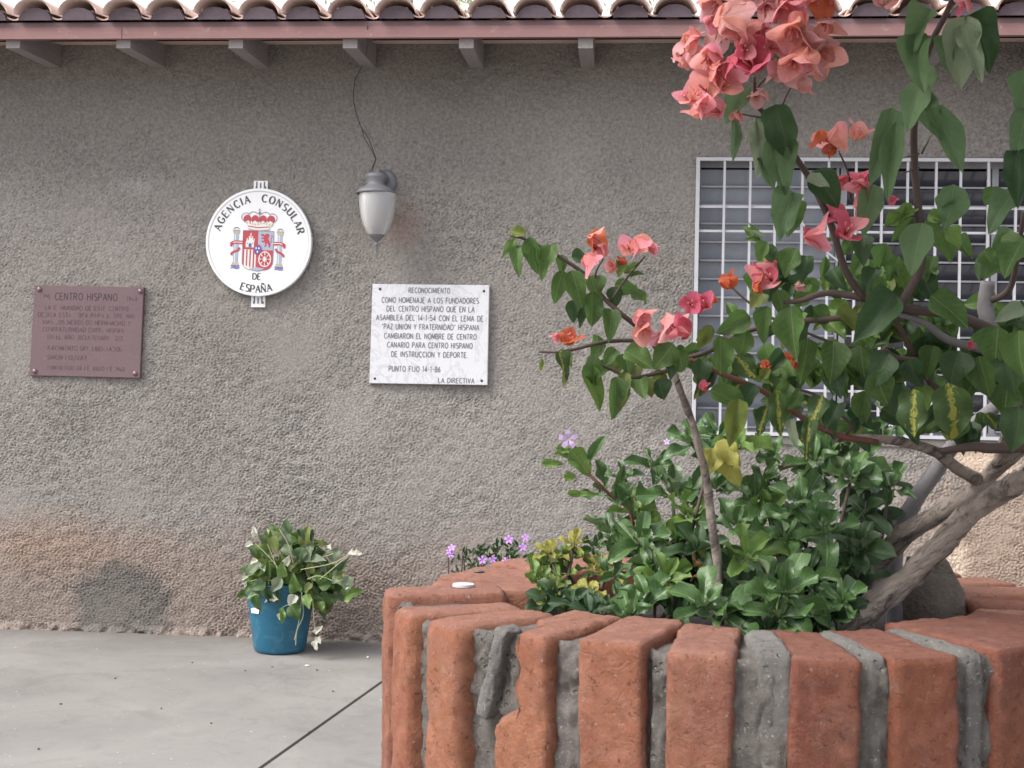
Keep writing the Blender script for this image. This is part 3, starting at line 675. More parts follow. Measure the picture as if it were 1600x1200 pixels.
fb = MB(); fb.lathe([(r*pw, k_(y)-lc.z) for r, y in ((13.2, 361), (13.2, 366), (9, 372), (5.5, 374), (5.5, 376), (2.2, 377), (2.2, 380), (4, 382), (2, 384), (1.8, 389), (.1, 397))], (lc.x, LY, lc.z), 20); fb.build('finial', M_LM, lant, True)
bk = MB(); e = at(604, 285, WY)
for r, y in ((.062, WY), (.062, WY-.008), (.045, WY-.02), (.0001, WY-.022)):
    for k in range(24): a = 2*math.pi*k/24; bk.v.append((e.x+r*math.cos(a)*.8, y, e.z+r*math.sin(a)))
for i in range(3):
    for k in range(24): a = i*24+k; b = i*24+(k+1) % 24; bk.f.append((a, b, b+24, a+24))
bk.build('wall_plate', M_LM, lant, True)
ar = MB(); ar.tube(smooth_path([(e.x, WY-.015, e.z+.005), (e.x-.004, WY-.07, e.z+.02), (e.x-.018, LY+.03, e.z+.03), (lc.x, LY, k_(279))]), [.02]*6+[.016]*10, 10); ar.build('arm', M_LM, lant, True)
M_WIRE = plain('black_wire', (.03, .03, .035), .6)
wr_ = MB()
path = [(555, 122), (552, 150), (556, 175), (565, 200), (575, 215), (584, 238), (587, 250), (583, 262), (581, 272)]
wr_.tube(smooth_path([at(x, y, WY-.02-.1*max(0, (y-180)/90)) for x, y in path]), .0022, 6)
wr_.tube(smooth_path([at(x, y, WY-.022-.1*max(0, (y-180)/90)) for x, y in [(565, 200), (570, 217), (579, 232), (586, 247), (584, 256), (579, 268)]]), .002, 6)
wr_.tube(smooth_path([at(574, 40, YF-.02), at(574, 75, YF+.05), at(569, 95, WY-.1), at(558, 118, WY-.02), at(555, 124, WY-.02)]), .0018, 6)
tag(wr_.build('electric_wire', M_WIRE), 'thin black twin wire hanging from the eave down to the wall lantern', 'wire')
cw = MB(); cw.tube(smooth_path([at(x, y, WY-.03) for x, y in ((1245, 335), (1262, 360), (1290, 392), (1320, 415), (1345, 432))]), .0045, 6)
tag(cw.build('white_cable', M_WHITE), 'white cable strung slantwise across the window grille behind the flowers', 'cable')

# ------------------------------------------------------------------ leaves, bracts
def leaf_mesh(name, mat, kind, seed, rows=9, cols=6):
    rs = random.Random(seed); mb = MB(); uv = []
    fold = rs.uniform(.3, 1.0); droop = rs.uniform(-.05, .42); wave = rs.uniform(.05, .15); ph = rs.uniform(0, 6); side = rs.uniform(-.08, .08); tw = rs.uniform(-.5, .5)
    for i in range(rows+1):
        t = i/rows
        if kind == 'ovate': wd = t**.47*(1-t)**.93/.42*.52 if 0 < t < 1 else 0
        elif kind == 'obovate': wd = t**.95*(1-t)**.4/.455*.5+.03*(1-t) if 0 < t < 1 else (.03 if t == 0 else 0)
        elif kind == 'bract': wd = math.sin(math.pi*t**.72)**.62*.5 if 0 < t < 1 else 0
        elif kind == 'narrow': wd = math.sin(math.pi*t)*.5 if 0 < t < 1 else 0
        for j in range(cols+1):
            u = -1+2*j/cols; x = u*wd
            z = fold*abs(x)*.6-droop*t*t + wave*math.sin(t*9+ph+(2 if u > 0 else 0))*u*u*min(1, wd*3) + tw*x*t*.6
            if kind == 'bract': z = .42*t*t*0 + .5*x*x+wave*.9*math.sin(t*8+u*3+ph)*abs(u)*wd*2 - droop*.8*(t-.2)**2 
            if kind == 'ovate': x *= 1+.05*math.sin(t*13+ph)
            mb.v.append((x+side*math.sin(t*3), t, z)); uv.append((.5+.5*u*wd/.56, t))
    for i in range(rows):
        for j in range(cols): a = i*(cols+1)+j; mb.f.append((a, a+1, a+cols+2, a+cols+1))
    me = mb.mesh(name, mat, True); ul = me.uv_layers.new(name='UVMap')
    for lp in me.loops: ul.data[lp.index].uv = uv[lp.vertex_index]
    return me
def leaf_material(name, dark, light, vein, veinamt=.5, trans=.25, rough=.5, yellow=0, ycol=(.27, .27, .05), spec=.35):
    m = NT(name); m.set(Roughness=rough); m.b.inputs['Specular IOR Level'].default_value = spec
    oi = m.n('ShaderNodeObjectInfo'); uvn = m.n('ShaderNodeUVMap'); s = m.n('ShaderNodeSeparateXYZ'); m.l(uvn.outputs[0], s.inputs[0])
    c = m.mix(m.ramp(oi.outputs['Random'], [(0, 0), (1, 1)]), dark, light)
    c = m.mix(m.ramp(m.noise(5, 5, .6, m.coord('Object')), [(.35, 0), (.7, .5)]), c, tuple(x*1.35 for x in light))
    au = m.math('ABSOLUTE', m.math('SUBTRACT', s.outputs[0], .5))
    rib = m.ramp(au, [(.004, 1), (.022, 0)])
    sv = m.math('FRACT', m.math('MULTIPLY', m.math('SUBTRACT', s.outputs[1], m.math('MULTIPLY', au, .7)), 7))
    svm = m.ramp(m.math('ABSOLUTE', m.math('SUBTRACT', sv, .5)), [(.0, .35), (.07, 0)])
    vm = m.math('MULTIPLY', m.math('MAXIMUM', rib, svm), veinamt)
    c = m.mix(vm, c, vein)
    c = m.mix(m.ramp(m.noise(7, 6, .7, m.coord('Object'), .3), [(.66, 0), (.7, .75)]), c, (.13, .1, .04))
    if yellow:
        nz = m.noise(4.2, 5, .7, m.coord('Object'), 1.0)
        band = m.ramp(m.math('ADD', nz, m.math('MULTIPLY', au, -1.1)), [(.5-.08*yellow, 0), (.54-.08*yellow, 1)])
        c = m.mix(band, c, ycol)
    bf = m.n('ShaderNodeNewGeometry').outputs['Backfacing']
    c2 = m.mix(bf, c, m.mix(.42, c, (.3, .36, .24)))
    m.col(c2); m.bump(m.math('ADD', m.math('MULTIPLY', vm, -1), m.noise(9, 4, .6, m.coord('Object'))), .35, .002)
    tr = m.n('ShaderNodeBsdfTranslucent'); tc = m.mix(.5, c, tuple(x*1.7 for x in light)); m.l(tc, tr.inputs[0])
    mx = m.n('ShaderNodeMixShader'); mx.inputs[0].default_value = trans
    m.l(m.b.outputs[0], mx.inputs[1]); m.l(tr.outputs[0], mx.inputs[2]); m.l(mx.outputs[0], m.out.inputs[0])
    return m.m
ML = dict(
  b=leaf_material('bougainvillea_leaf', (.036, .078, .022), (.078, .138, .038), (.2, .26, .11), .8, .42),
  t=leaf_material('soft_green_leaf', (.06, .11, .05), (.1, .16, .075), (.2, .27, .15), .5, .4, .6),
  d=leaf_material('deep_green_leaf', (.02, .046, .02), (.04, .078, .03), (.11, .15, .08), .5, .3),
  y=leaf_material('olive_leaf', (.065, .09, .022), (.12, .15, .035), (.2, .23, .09), .4, .35),
  v=leaf_material('blotched_leaf', (.026, .055, .02), (.045, .08, .026), (.12, .16, .06), .3, .25, .5, 1.0),
  p=leaf_material('pale_underside_leaf', (.13, .17, .11), (.19, .23, .15), (.27, .31, .2), .4, .3, .7),
  g=leaf_material('glossy_shrub_leaf', (.028, .068, .022), (.06, .12, .036), (.26, .34, .18), .75, .18, .33, spec=.5),
  h=leaf_material('fresh_shrub_leaf', (.07, .13, .028), (.12, .2, .045), (.28, .34, .15), .6, .25, .4, spec=.45),
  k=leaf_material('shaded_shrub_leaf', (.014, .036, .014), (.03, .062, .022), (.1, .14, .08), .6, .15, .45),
  q=leaf_material('yellowed_leaf', (.2, .2, .045), (.3, .28, .07), (.34, .32, .14), .4, .35, .6),
  w=leaf_material('dried_white_leaf', (.42, .42, .34), (.55, .55, .48), (.6, .6, .5), .3, .4, .7),
  r=leaf_material('brown_leaf', (.22, .12, .05), (.3, .18, .08), (.35, .25, .12), .3, .2, .8))
_cache = {}
def leaf_variant(mk, kind):
    key = (mk, kind)
    if key not in _cache: _cache[key] = [leaf_mesh('leaf', ML[mk], kind, hash((ord(mk), len(kind), i)) % 9973, 13 if kind == 'ovate' else 11) for i in range(5)]
    return random.choice(_cache[key])
def frame(p0, p1, nh, roll, wr_):
    Y = p1-p0; L = Y.length or 1e-4; y = Y/L; n = nh-y*nh.dot(y)
    if n.length < 1e-3: n = y.orthogonal()
    n.normalize(); n = Matrix.Rotation(roll, 3, y) @ n; x = y.cross(n)
    return Matrix(((x.x*L*wr_, y.x*L, n.x*L, p0.x), (x.y*L*wr_, y.y*L, n.y*L, p0.y), (x.z*L*wr_, y.z*L, n.z*L, p0.z), (0, 0, 0, 1)))
def to_cam(p): return (CAM-p).normalized()
def leaf(parent, p0, p1, w_m, mk='b', kind='ovate', roll=None, up_=.35, name='leaf'):
    nh = (to_cam(p0)+Vector((0, 0, up_))).normalized(); L = (p1-p0).length
    return link(name, leaf_variant(mk, kind), parent, frame(p0, p1, nh, random.uniform(-.5, .5) if roll is None else roll, min(1.3, w_m/L)))

# ------------------------------------------------------------------ brick planter
CX, CY = .157, 1.632; RO, RI, RZ = .447, .298, .989
NB = 27
M_BRICK = NT('sun_worn_brick'); M_BRICK.set(Roughness=.88); M_BRICK.b.inputs['Specular IOR Level'].default_value = .2
P_ = M_BRICK.n('ShaderNodeNewGeometry').outputs['Position']; oi = M_BRICK.n('ShaderNodeObjectInfo')
c = M_BRICK.mix(M_BRICK.ramp(M_BRICK.noise(16, 8, .65, P_, .5), [(.3, 0), (.72, 1)]), (.19, .062, .038), (.33, .13, .08))
c = M_BRICK.mix(M_BRICK.ramp(oi.outputs['Random'], [(0, .0), (.5, .1), (1, .6)]), c, (.20, .085, .07))
c = M_BRICK.mix(M_BRICK.ramp(M_BRICK.noise(5, 3, .6, P_), [(.4, 0), (.65, .55)]), c, (.36, .15, .075))
_n = M_BRICK.n('ShaderNodeSeparateXYZ'); M_BRICK.l(M_BRICK.n('ShaderNodeNewGeometry').outputs['Normal'], _n.inputs[0])
c = M_BRICK.mix(M_BRICK.math('MULTIPLY', M_BRICK.ramp(M_BRICK.math('ADD', _n.outputs[2], M_BRICK.math('MULTIPLY', M_BRICK.math('SUBTRACT', M_BRICK.noise(25, 6, .7, P_), .5), .6)), [(.4, 0), (.8, 1)]), .5), c, (.27, .15, .13))   # dust lying on the tops
c = M_BRICK.mix(M_BRICK.ramp(M_BRICK.noise(34, 8, .75, P_, .8), [(.5, 0), (.72, .7)]), c, (.36, .2, .155))
c = M_BRICK.mix(M_BRICK.ramp(M_BRICK.noise(11, 8, .7, P_, 1), [(.56, 0), (.72, .55)]), c, (.2, .15, .13))
c = M_BRICK.mix(M_BRICK.ramp(M_BRICK.noise(170, 3, .6, P_), [(.66, 0), (.72, .8)]), c, (.46, .34, .28))
c = M_BRICK.mix(M_BRICK.ramp(M_BRICK.noise(130, 4, .7, P_, .6), [(.32, .85), (.42, 0)]), c, (.06, .022, .016))
c = M_BRICK.mix(M_BRICK.ramp(M_BRICK.noise(70, 9, .8, P_, .4), [(.4, 0), (.62, .5)]), c, (.36, .18, .125))
M_BRICK_BASE = c; M_BRICK.col(c); b_ = M_BRICK.bump(M_BRICK.noise(55, 9, .78, P_, .8), 1.0, .008); M_BRICK.bump(M_BRICK.noise(330, 4, .75, P_), .8, .0018, b_); M_BRICK = M_BRICK.m
M_BRICKD = M_BRICK.copy(); M_BRICKD.name = 'shade_toned_brick'      # darker copy: shade of the right-hand bricks put into their colour
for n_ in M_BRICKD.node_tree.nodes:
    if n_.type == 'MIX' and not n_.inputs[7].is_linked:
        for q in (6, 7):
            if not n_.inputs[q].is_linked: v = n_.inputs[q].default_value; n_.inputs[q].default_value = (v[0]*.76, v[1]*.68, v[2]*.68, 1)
def mortar_mat(name, a, b):
    m = NT(name); m.set(Roughness=.95); P = m.n('ShaderNodeNewGeometry').outputs['Position']
    c = m.mix(m.ramp(m.noise(30, 8, .75, P, .6), [(.3, 0), (.7, 1)]), a, b)
    c = m.mix(m.ramp(m.noise(9, 4, .6, P), [(.35, 0), (.65, .5)]), c, tuple(x*.55 for x in a))
    c = m.mix(m.ramp(m.noise(240, 3, .7, P), [(.62, 0), (.72, .7)]), c, (.55, .52, .47))
    v = m.n('ShaderNodeTexVoronoi'); v.inputs['Scale'].default_value = 95; m.l(P, v.inputs['Vector'])
    pit = m.math('MULTIPLY', m.ramp(v.outputs['Distance'], [(.16, 1), (.26, 0)]), m.ramp(m.noise(18, 3, .5, P), [(.5, 0), (.6, 1)]))
    m.col(c); h = m.math('SUBTRACT', m.noise(75, 9, .8, P), m.math('MULTIPLY', pit, 1.4)); m.bump(h, 1.0, .009); return m.m
M_MORT = mortar_mat('sandy_mortar', (.12, .106, .095), (.255, .235, .215))
planter = thing('brick_planter', 'round planter of upright red bricks with thick grey mortar in the foreground', 'planter', (CX, CY, 0))
def angle_of(px, py=1010):          # where the ray through a pixel meets the planter's outer cylinder
    d = ray(px, py); d = Vector((d.x, d.y)); o = Vector((CAM.x-CX, CAM.y-CY)); A = d.dot(d); B = 2*o.dot(d); Cq = o.dot(o)-RO*RO
    D = B*B-4*A*Cq
    if D < 0: return None
    t = (-B-math.sqrt(D))/(2*A); p = o+d*t; return math.atan2(p.y, p.x)
def brick_mesh(wd, dp, ht, seed, chip=0, rnd=.011, flare=0):
    nx, ny, nz = 12, 16, 40; mb = MB(); idx = {}
    sd = Vector((seed*3.1, seed*1.7, seed*2.3))
    def vert(i, j, k):
        if (i, j, k) in idx: return idx[(i, j, k)]
        p = Vector(((i/nx-.5)*wd, j/ny*dp, -k/nz*ht)); h = Vector((wd/2, dp/2, ht/2)); c = Vector((0, dp/2, -ht/2)); q = p-c
        r = rnd*(1+.5*noise.noise(p*22+sd)); inner = Vector([max(-(h[a]-r), min(h[a]-r, q[a])) for a in range(3)])
        e = q-inner
        if e.length > 1e-9 and sum(abs(x) > 1e-9 for x in e) > 1: q = inner+e.normalized()*r*1.0
        n = (q-inner).normalized() if (q-inner).length > 1e-6 else Vector((0, 0, 1))
        dsp = .0016*noise.noise(p*13+sd)+.0012*noise.noise(p*60+sd)+.0012*noise.noise(p*150+sd)
        ed = sum(abs(x) > 1e-9 for x in e) > 1
        if ed: dsp -= .0065*max(0, noise.noise(p*30+sd*2)-.12)+.002*abs(noise.noise(p*95+sd))
        q = q+n*dsp
        if chip and q.x < 0 and q.y < .0:       # broken left flank of the brick
            cut = chip*(1+.35*noise.noise(Vector((0, 0, p.z*40))+sd))*max(0, min(1, (p.z+.1+.02*noise.noise(Vector((3, 1, p.y*30))))/.02))*max(0, min(1, -q.y/.03))
            q.x += cut*min(1, max(0, -q.x/(wd/2)))
        q = q+c; idx[(i, j, k)] = len(mb.v); mb.v.append(tuple(q)); return idx[(i, j, k)]
    for k in range(nz):
        for i in range(nx):
            mb.f.append((vert(i,0,k), vert(i,0,k+1), vert(i+1,0,k+1), vert(i+1,0,k))); mb.f.append((vert(i,ny,k), vert(i+1,ny,k), vert(i+1,ny,k+1), vert(i,ny,k+1)))
        for j in range(ny):
            mb.f.append((vert(0,j,k), vert(0,j+1,k), vert(0,j+1,k+1), vert(0,j,k+1))); mb.f.append((vert(nx,j,k), vert(nx,j,k+1), vert(nx,j+1,k+1), vert(nx,j+1,k)))
    for i in range(nx):
        for j in range(ny):
            mb.f.append((vert(i,j,0), vert(i+1,j,0), vert(i+1,j+1,0), vert(i,j+1,0))); mb.f.append((vert(i,j,nz), vert(i,j+1,nz), vert(i+1,j+1,nz), vert(i+1,j,nz)))
    return mb.mesh('brick', M_BRICK, True)
# bricks seen in the picture: angle, width, height offset of the top, chip, edge rounding
ang = [(R(a), wd, dz, ch, rn) for a, wd, dz, ch, rn in ((-163.3, .060, -.005, 0, .009), (-150.9, .059, -.012, 0, .01), (-138.4, .064, -.009, 0, .013), (-123.1, .069, -.003, .034, .008),
    (-110.2, .068, 0, 0, .005), (-98.6, .065, -.003, 0, .006), (-83.5, .067, -.005, 0, .004), (-70.8, .071, -.004, 0, .004), (-55.6, .077, .0, 0, .005))]
step = 2*math.pi/NB
print('brick angles', [(round(math.degrees(a[0])), round(a[1], 3)) for a in ang])
lo, hi = ang[0][0], ang[-1][0]
rest = 2*math.pi-(hi-lo); nrest = round(rest/step)-1
for k in range(1, nrest+1):
    ang.append((hi+rest*k/(nrest+1), .068+random.uniform(-.003, .003), -.013*min(1, k/4)+random.uniform(-.003, .003), 0, .007))
def inset(a):                       # the ring is flattened on the side towards the wall
    d = math.degrees(a) % 360
    return float(np.interp(d, [0, 40, 90, 140, 186, 192, 360], [0, .02, .045, .06, .062, 0, 0]))
for n_, (a, wd, dz, ch, rn) in enumerate(ang):
    me = brick_mesh(wd, RO-RI, .285, n_+1, ch, rn)
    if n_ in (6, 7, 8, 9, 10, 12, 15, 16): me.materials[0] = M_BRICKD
    rad = Vector((math.cos(a), math.sin(a), 0)); X = Vector((-rad.y, rad.x, 0)); Yv = -rad; ins = inset(a)
    jr = random.uniform(-.003, .003)
    p = Vector((CX, CY, RZ+dz))+rad*(RO+jr-ins)
    M = Matrix(((X.x, Yv.x, 0, p.x), (X.y, Yv.y, 0, p.y), (0, 0, 1, p.z), (0, 0, 0, 1))) @ Matrix.Rotation(R(random.uniform(-1.2, 1.2)), 4, 'Y') @ Matrix.Rotation(R(random.uniform(-1, 1)), 4, 'X')
    link('brick', me, planter, M)
    link('brick', me, planter, Matrix.Translation((0, 0, -.30)) @ M)
_s = sorted((a[0] % (2*math.pi), a[2]) for a in ang); _x = [q[0] for q in _s]; _y = [q[1] for q in _s]
dzf = lambda a: float(np.interp(a % (2*math.pi), [_x[-1]-2*math.pi]+_x+[_x[0]+2*math.pi], [_y[-1]]+_y+[_y[0]]))
mo = MB(); NA, NZm = 1000, 96         # mortar body: one rough ring standing a little back from the brick faces
def mort(a, z):
    p = Vector((math.cos(a)*.46, math.sin(a)*.46, z)); d = (.018 if a < 4.45 else .009)+.008*noise.noise(Vector((a*4.1, 0, 7)))+.006*noise.noise(p*36)+.0045*noise.noise(p*95)+.002*noise.noise(p*210)+.003*noise.noise(Vector((a*60, z*9, 2)))
    return RO-max(.0045, d)
for i in range(NA):
    a = 2*math.pi*i/NA
    for k in range(NZm+1):
        z = RZ+dzf(a)-.004-.7*k/NZm*(.4+.6*k/NZm)+.0; r = mort(a, z)-(.008*max(0, 1-k/3))-inset(a)
        if k == 0: z -= .004+.004*noise.noise(Vector((a*20, 1, 1)))
        mo.v.append((CX+r*math.cos(a), CY+r*math.sin(a), z))
    for k in range(5):
        r = RO-.03-(RO-RI-.035)*k/4-inset(a); p = Vector((math.cos(a)*r, math.sin(a)*r, 0)); z = RZ+dzf(a)-.004-.006+.005*noise.noise(p*45)
        mo.v.append((CX+p.x, CY+p.y, z))
    mo.v.append((CX+(RI+.004-inset(a))*math.cos(a), CY+(RI+.004-inset(a))*math.sin(a), RZ-.3))
S_ = NZm+1+6
for i in range(NA):
    a = i*S_; b = ((i+1) % NA)*S_
    for k in range(NZm): mo.f.append((a+k, a+k+1, b+k+1, b+k))
    mo.f.append((a, b, b+NZm+1, a+NZm+1))
    for k in range(NZm+1, NZm+6): mo.f.append((a+k, b+k, b+k+1, a+k+1))
tag(mo.build('mortar', M_MORT, planter, True), kind='stuff')
bs = MB(); bs.lathe([(RO-.07, 0), (RO-.07, .3)], (CX, CY, 0), 60); bs.build('footing', M_MORT, planter, True)
# leaning flake of mortar between the third and fourth brick
def lump(name, mat, c, size, seed, parent=None, rot=(0, 0, 0), amp=.25, n=14, smooth=True, flat=1):
    mb = MB(); E = Matrix.Rotation(rot[2], 3, 'Z') @ Matrix.Rotation(rot[1], 3, 'Y') @ Matrix.Rotation(rot[0], 3, 'X')
    for i in range(n+1):
        th = math.pi*i/n
        for k in range(2*n):
            ph = math.pi*k/n; d = Vector((math.sin(th)*math.cos(ph), math.sin(th)*math.sin(ph), math.cos(th)))
            d2 = Vector([math.copysign(abs(x)**flat, x) for x in d])
            r = 1+amp*noise.noise(d*1.6+Vector((seed, 0, 0)))+amp*.5*noise.noise(d*4+Vector((seed, 2, 0)))+amp*.25*noise.noise(d*11+Vector((seed, 5, 0)))
            mb.v.append(tuple(Vector(c)+E @ Vector((d2.x*size[0], d2.y*size[1], d2.z*size[2]))*r))
    for i in range(n):
        for k in range(2*n): a = i*2*n+k; b = i*2*n+(k+1) % (2*n); mb.f.append((a, a+2*n, b+2*n, b))
    return mb.build(name, mat, parent, smooth)
M_FLAKE = mortar_mat('grey_mortar', (.15, .142, .134), (.27, .258, .242))
def flake(px, back, dz, wd, dp, ht, seed, lean=0):
    a = angle_of(px); me = brick_mesh(wd, dp, ht, seed, 0, .005); me.materials[0] = M_FLAKE
    rad = Vector((math.cos(a), math.sin(a), 0)); X = Vector((-rad.y, rad.x, 0)); p = Vector((CX, CY, RZ+dz))+rad*(RO-back)
    link('mortar_flake', me, planter, Matrix(((X.x, -rad.x, 0, p.x), (X.y, -rad.y, 0, p.y), (0, 0, 1, p.z), (0, 0, 0, 1))) @ Matrix.Rotation(lean, 4, 'Y'))
flake(776, .004, -.004, .017, .03, .1, 61, R(15))
flake(1214, .006, -.001, .034, .12, .285, 62)
flake(1532, .005, -.003, .022, .13, .285, 63)
flake(1380, .010, -.003, .018, .13, .285, 64)
# soil
M_SOIL = plain('dry_dark_soil', (.02, .015, .012), .95, 0, .4, 60, .8, .01)
so_ = MB(); n = 40
for i in range(9):
    for k in range(n): r = (RI+.003)*i/8; a = 2*math.pi*k/n; so_.v.append((CX+r*math.cos(a), CY+r*math.sin(a), RZ-.055+.012*noise.noise(Vector((r*14*math.cos(a), r*14*math.sin(a), 0)))))
for i in range(8):
    for k in range(n): a = i*n+k; b = i*n+(k+1) % n; so_.f.append((a, b, b+n, a+n))
tag(so_.build('soil', M_SOIL, None, True), 'dark dry soil filling the brick planter', 'soil', None, 'stuff')
# oval sticker and crumbs on the rim
p = atz(724, 915, RZ-.002); st = MB(); n = 24
st.add([(p.x+.0135*math.cos(2*math.pi*k/n), p.y+.0125*math.sin(2*math.pi*k/n), p.z+.0022) for k in range(n)]+[(p.x+.0135*math.cos(2*math.pi*k/n), p.y+.0125*math.sin(2*math.pi*k/n), p.z-.001) for k in range(n)],
       [tuple(range(n))]+[(k, k+n, (k+1) % n+n, (k+1) % n) for k in range(n)])
tag(st.build('oval_token', M_WHITE), 'small white oval token lying on the leftmost brick of the planter rim', 'token')
for i, (px, py) in enumerate(((748, 893),)):
    p = atz(px, py, RZ+.003); tag(lump('pale_chip', M_FLAKE, p, (.008, .005, .002), 20+i), 'flat pale chip lying on the back bricks of the planter rim', 'stone chip')
p = atz(1447, 985, RZ-.03)
stone = lump('standing_stone', plain('brownish_rock', (.13, .105, .09), .9, 0, .35, 25, .8, .006), (at(1452, 955, 1.63).x, 1.63, RZ-.045), (.046, .03, .085), 11, None, (0, R(-7), 0), .22, 20, True, .8)
tag(stone, 'rough grey brown stone standing behind the bougainvillea trunk in the planter', 'stone')

# ------------------------------------------------------------------ bougainvillea
boug = thing('bougainvillea', 'bougainvillea with coral pink bracts and gnarled grey trunk rooted in the brick planter', 'shrub', (at(1340, 990, 1.5).x, 1.5, RZ-.05))
M_BARK = NT('grey_bark'); M_BARK.set(Roughness=.9)
Pb = M_BARK.n('ShaderNodeNewGeometry').outputs['Position']
m1 = M_BARK.n('ShaderNodeMapping'); m1.inputs['Rotation'].default_value = (0, R(38), 0); M_BARK.l(Pb, m1.inputs[0])
m2 = M_BARK.n('ShaderNodeMapping'); m2.inputs['Scale'].default_value = (.22, 1, 1); M_BARK.l(m1.outputs[0], m2.inputs[0]); Pb = m2.outputs[0]
c = M_BARK.mix(M_BARK.ramp(M_BARK.noise(45, 9, .75, Pb, .6), [(.32, 0), (.54, 1)]), (.045, .034, .03), (.37, .31, .27))
c = M_BARK.mix(M_BARK.ramp(M_BARK.noise(90, 6, .7, Pb, 1), [(.34, .9), (.46, 0)]), c, (.03, .024, .022)); M_BARK.col(c); M_BARK.bump(M_BARK.noise(60, 9, .78, Pb, .6), 1.0, .012); M_BARK = M_BARK.m
M_CANE = plain('grey_cane_bark', (.17, .16, .17), .8, 0, .3, 60, .4); M_TWIG = plain('dark_twig_bark', (.075, .05, .045), .8, 0, .25, 80, .3); M_RTWIG = plain('reddish_twig_bark', (.14, .055, .045), .75, 0, .25, 80, .3)
def stem(pts, r, mat=M_TWIG, name='stem', wob=0, n=8, k=5, parent=None):
    """pts: (px, py, Y); r: radius in pixels at start and end"""
    W = [at(x, y, Y) for x, y, Y in pts]; sm = smooth_path(W, k); m = len(sm)
    s0, s1 = pts[0][2]/FPX, pts[-1][2]/FPX
    rad = [(r[0]*s0)*(1-i/(m-1))+(r[1]*s1)*(i/(m-1)) for i in range(m)]
    return MB().tube(sm, rad, n, True, wob).build(name, mat, parent or boug, True)
stem([(1290,1035,1.44),(1328,985,1.46),(1366,945,1.48),(1415,905,1.49),(1448,872,1.49),(1485,835,1.49),(1515,800,1.48),(1555,776,1.46),(1602,747,1.43),(1700,690,1.4),(1780,640,1.38)], (22, 15), M_BARK, 'trunk', .3, 20, 10)
stem([(1330,1030,1.56),(1352,950,1.57),(1372,885,1.57),(1412,836,1.56),(1460,808,1.55),(1508,776,1.53),(1535,754,1.52),(1580,715,1.5),(1640,670,1.48)], (20, 9), M_BARK, 'trunk', .22, 18, 9)
stem([(1400,1010,1.62),(1398,855,1.62),(1425,790,1.61),(1462,735,1.6),(1495,690,1.58),(1550,640,1.55),(1620,600,1.52)], (14, 10), M_CANE, 'trunk', .15, 12)
stem([(1530,750,1.52),(1500,735,1.5),(1465,708,1.47),(1420,693,1.45),(1360,684,1.44),(1300,686,1.43)], (11, 5), M_BARK, 'branch', .2, 10)
stem([(1540,745,1.52),(1562,715,1.5),(1572,680,1.48),(1590,640,1.45),(1600,590,1.42)], (9, 7), M_BARK, 'branch', .2, 10)
stem([(1640,670,1.48),(1598,610,1.42),(1570,560,1.4),(1548,515,1.38),(1540,480,1.38),(1543,440,1.38)], (14, 11), M_CANE, 'branch', .12, 12)
stem([(1700,690,1.42),(1560,700,1.42),(1520,698,1.42),(1470,705,1.44)], (10, 5), M_TWIG, 'branch', .2)
stem([(1545,470,1.38),(1570,460,1.36),(1582,440,1.35),(1590,400,1.33),(1600,330,1.3)], (6, 3.5), M_TWIG, 'branch')
stem([(1560,560,1.4),(1530,545,1.38),(1480,530,1.36),(1440,502,1.34),(1390,487,1.33)], (8, 5), M_CANE, 'branch', .1)
stem([(1560,520,1.38),(1490,492,1.35),(1430,484,1.33),(1370,470,1.32),(1330,462,1.32),(1290,458,1.32),(1250,470,1.32),(1225,472,1.32)], (9, 3), M_TWIG, 'branch')
stem([(1398,488,1.32),(1420,455,1.3),(1440,410,1.29),(1436,340,1.27),(1430,270,1.25),(1428,205,1.23),(1436,140,1.21),(1452,75,1.19),(1478,22,1.18),(1500,-30,1.18)], (7, 4), M_TWIG, 'branch')
stem([(1350,468,1.32),(1320,420,1.3),(1298,350,1.28),(1268,285,1.27),(1245,248,1.26),(1228,222,1.25),(1200,185,1.24),(1182,160,1.23),(1178,120,1.22)], (6, 3), M_TWIG, 'branch')
stem([(1124,975,1.44),(1121,880,1.43),(1112,820,1.42),(1105,760,1.42),(1092,700,1.41),(1078,650,1.41),(1062,608,1.4),(1052,580,1.4),(1040,560,1.4)], (7.5, 4.5), M_BARK, 'cane', .3, 10)
stem([(1370,690,1.44),(1310,680,1.42),(1250,650,1.4),(1190,610,1.38),(1130,585,1.37),(1080,562,1.37),(1035,556,1.37)], (5, 3.5), M_RTWIG, 'branch')
stem([(1045,565,1.38),(1000,515,1.37),(970,490,1.36),(940,462,1.36),(915,430,1.35),(880,405,1.34),(845,385,1.34),(815,372,1.33),(797,368,1.33)], (4.5, 2), M_TWIG, 'branch')
stem([(1060,560,1.38),(1020,536,1.37),(980,532,1.37),(940,535,1.36),(900,545,1.35),(870,550,1.35),(842,549,1.35)], (4, 2), M_TWIG, 'branch')
stem([(1060,575,1.38),(1015,586,1.37),(985,590,1.36),(960,580,1.36),(938,570,1.35)], (3.5, 1.8), M_TWIG, 'branch')
stem([(1390,487,1.33),(1300,498,1.34),(1220,505,1.35),(1160,520,1.36),(1110,548,1.37),(1070,560,1.37)], (5, 3.5), M_TWIG, 'branch')
stem([(1480,640,1.42),(1440,575,1.38),(1410,520,1.35),(1395,490,1.33)], (5, 4), M_TWIG, 'branch')
stem([(1560,565,1.42),(1500,560,1.38),(1450,562,1.37),(1405,560,1.36),(1380,545,1.35)], (6, 3.5), M_TWIG, 'branch', .1)
stem([(1400,570,1.36),(1340,545,1.35),(1300,535,1.35),(1260,520,1.35)], (3, 2), M_TWIG, 'branch')
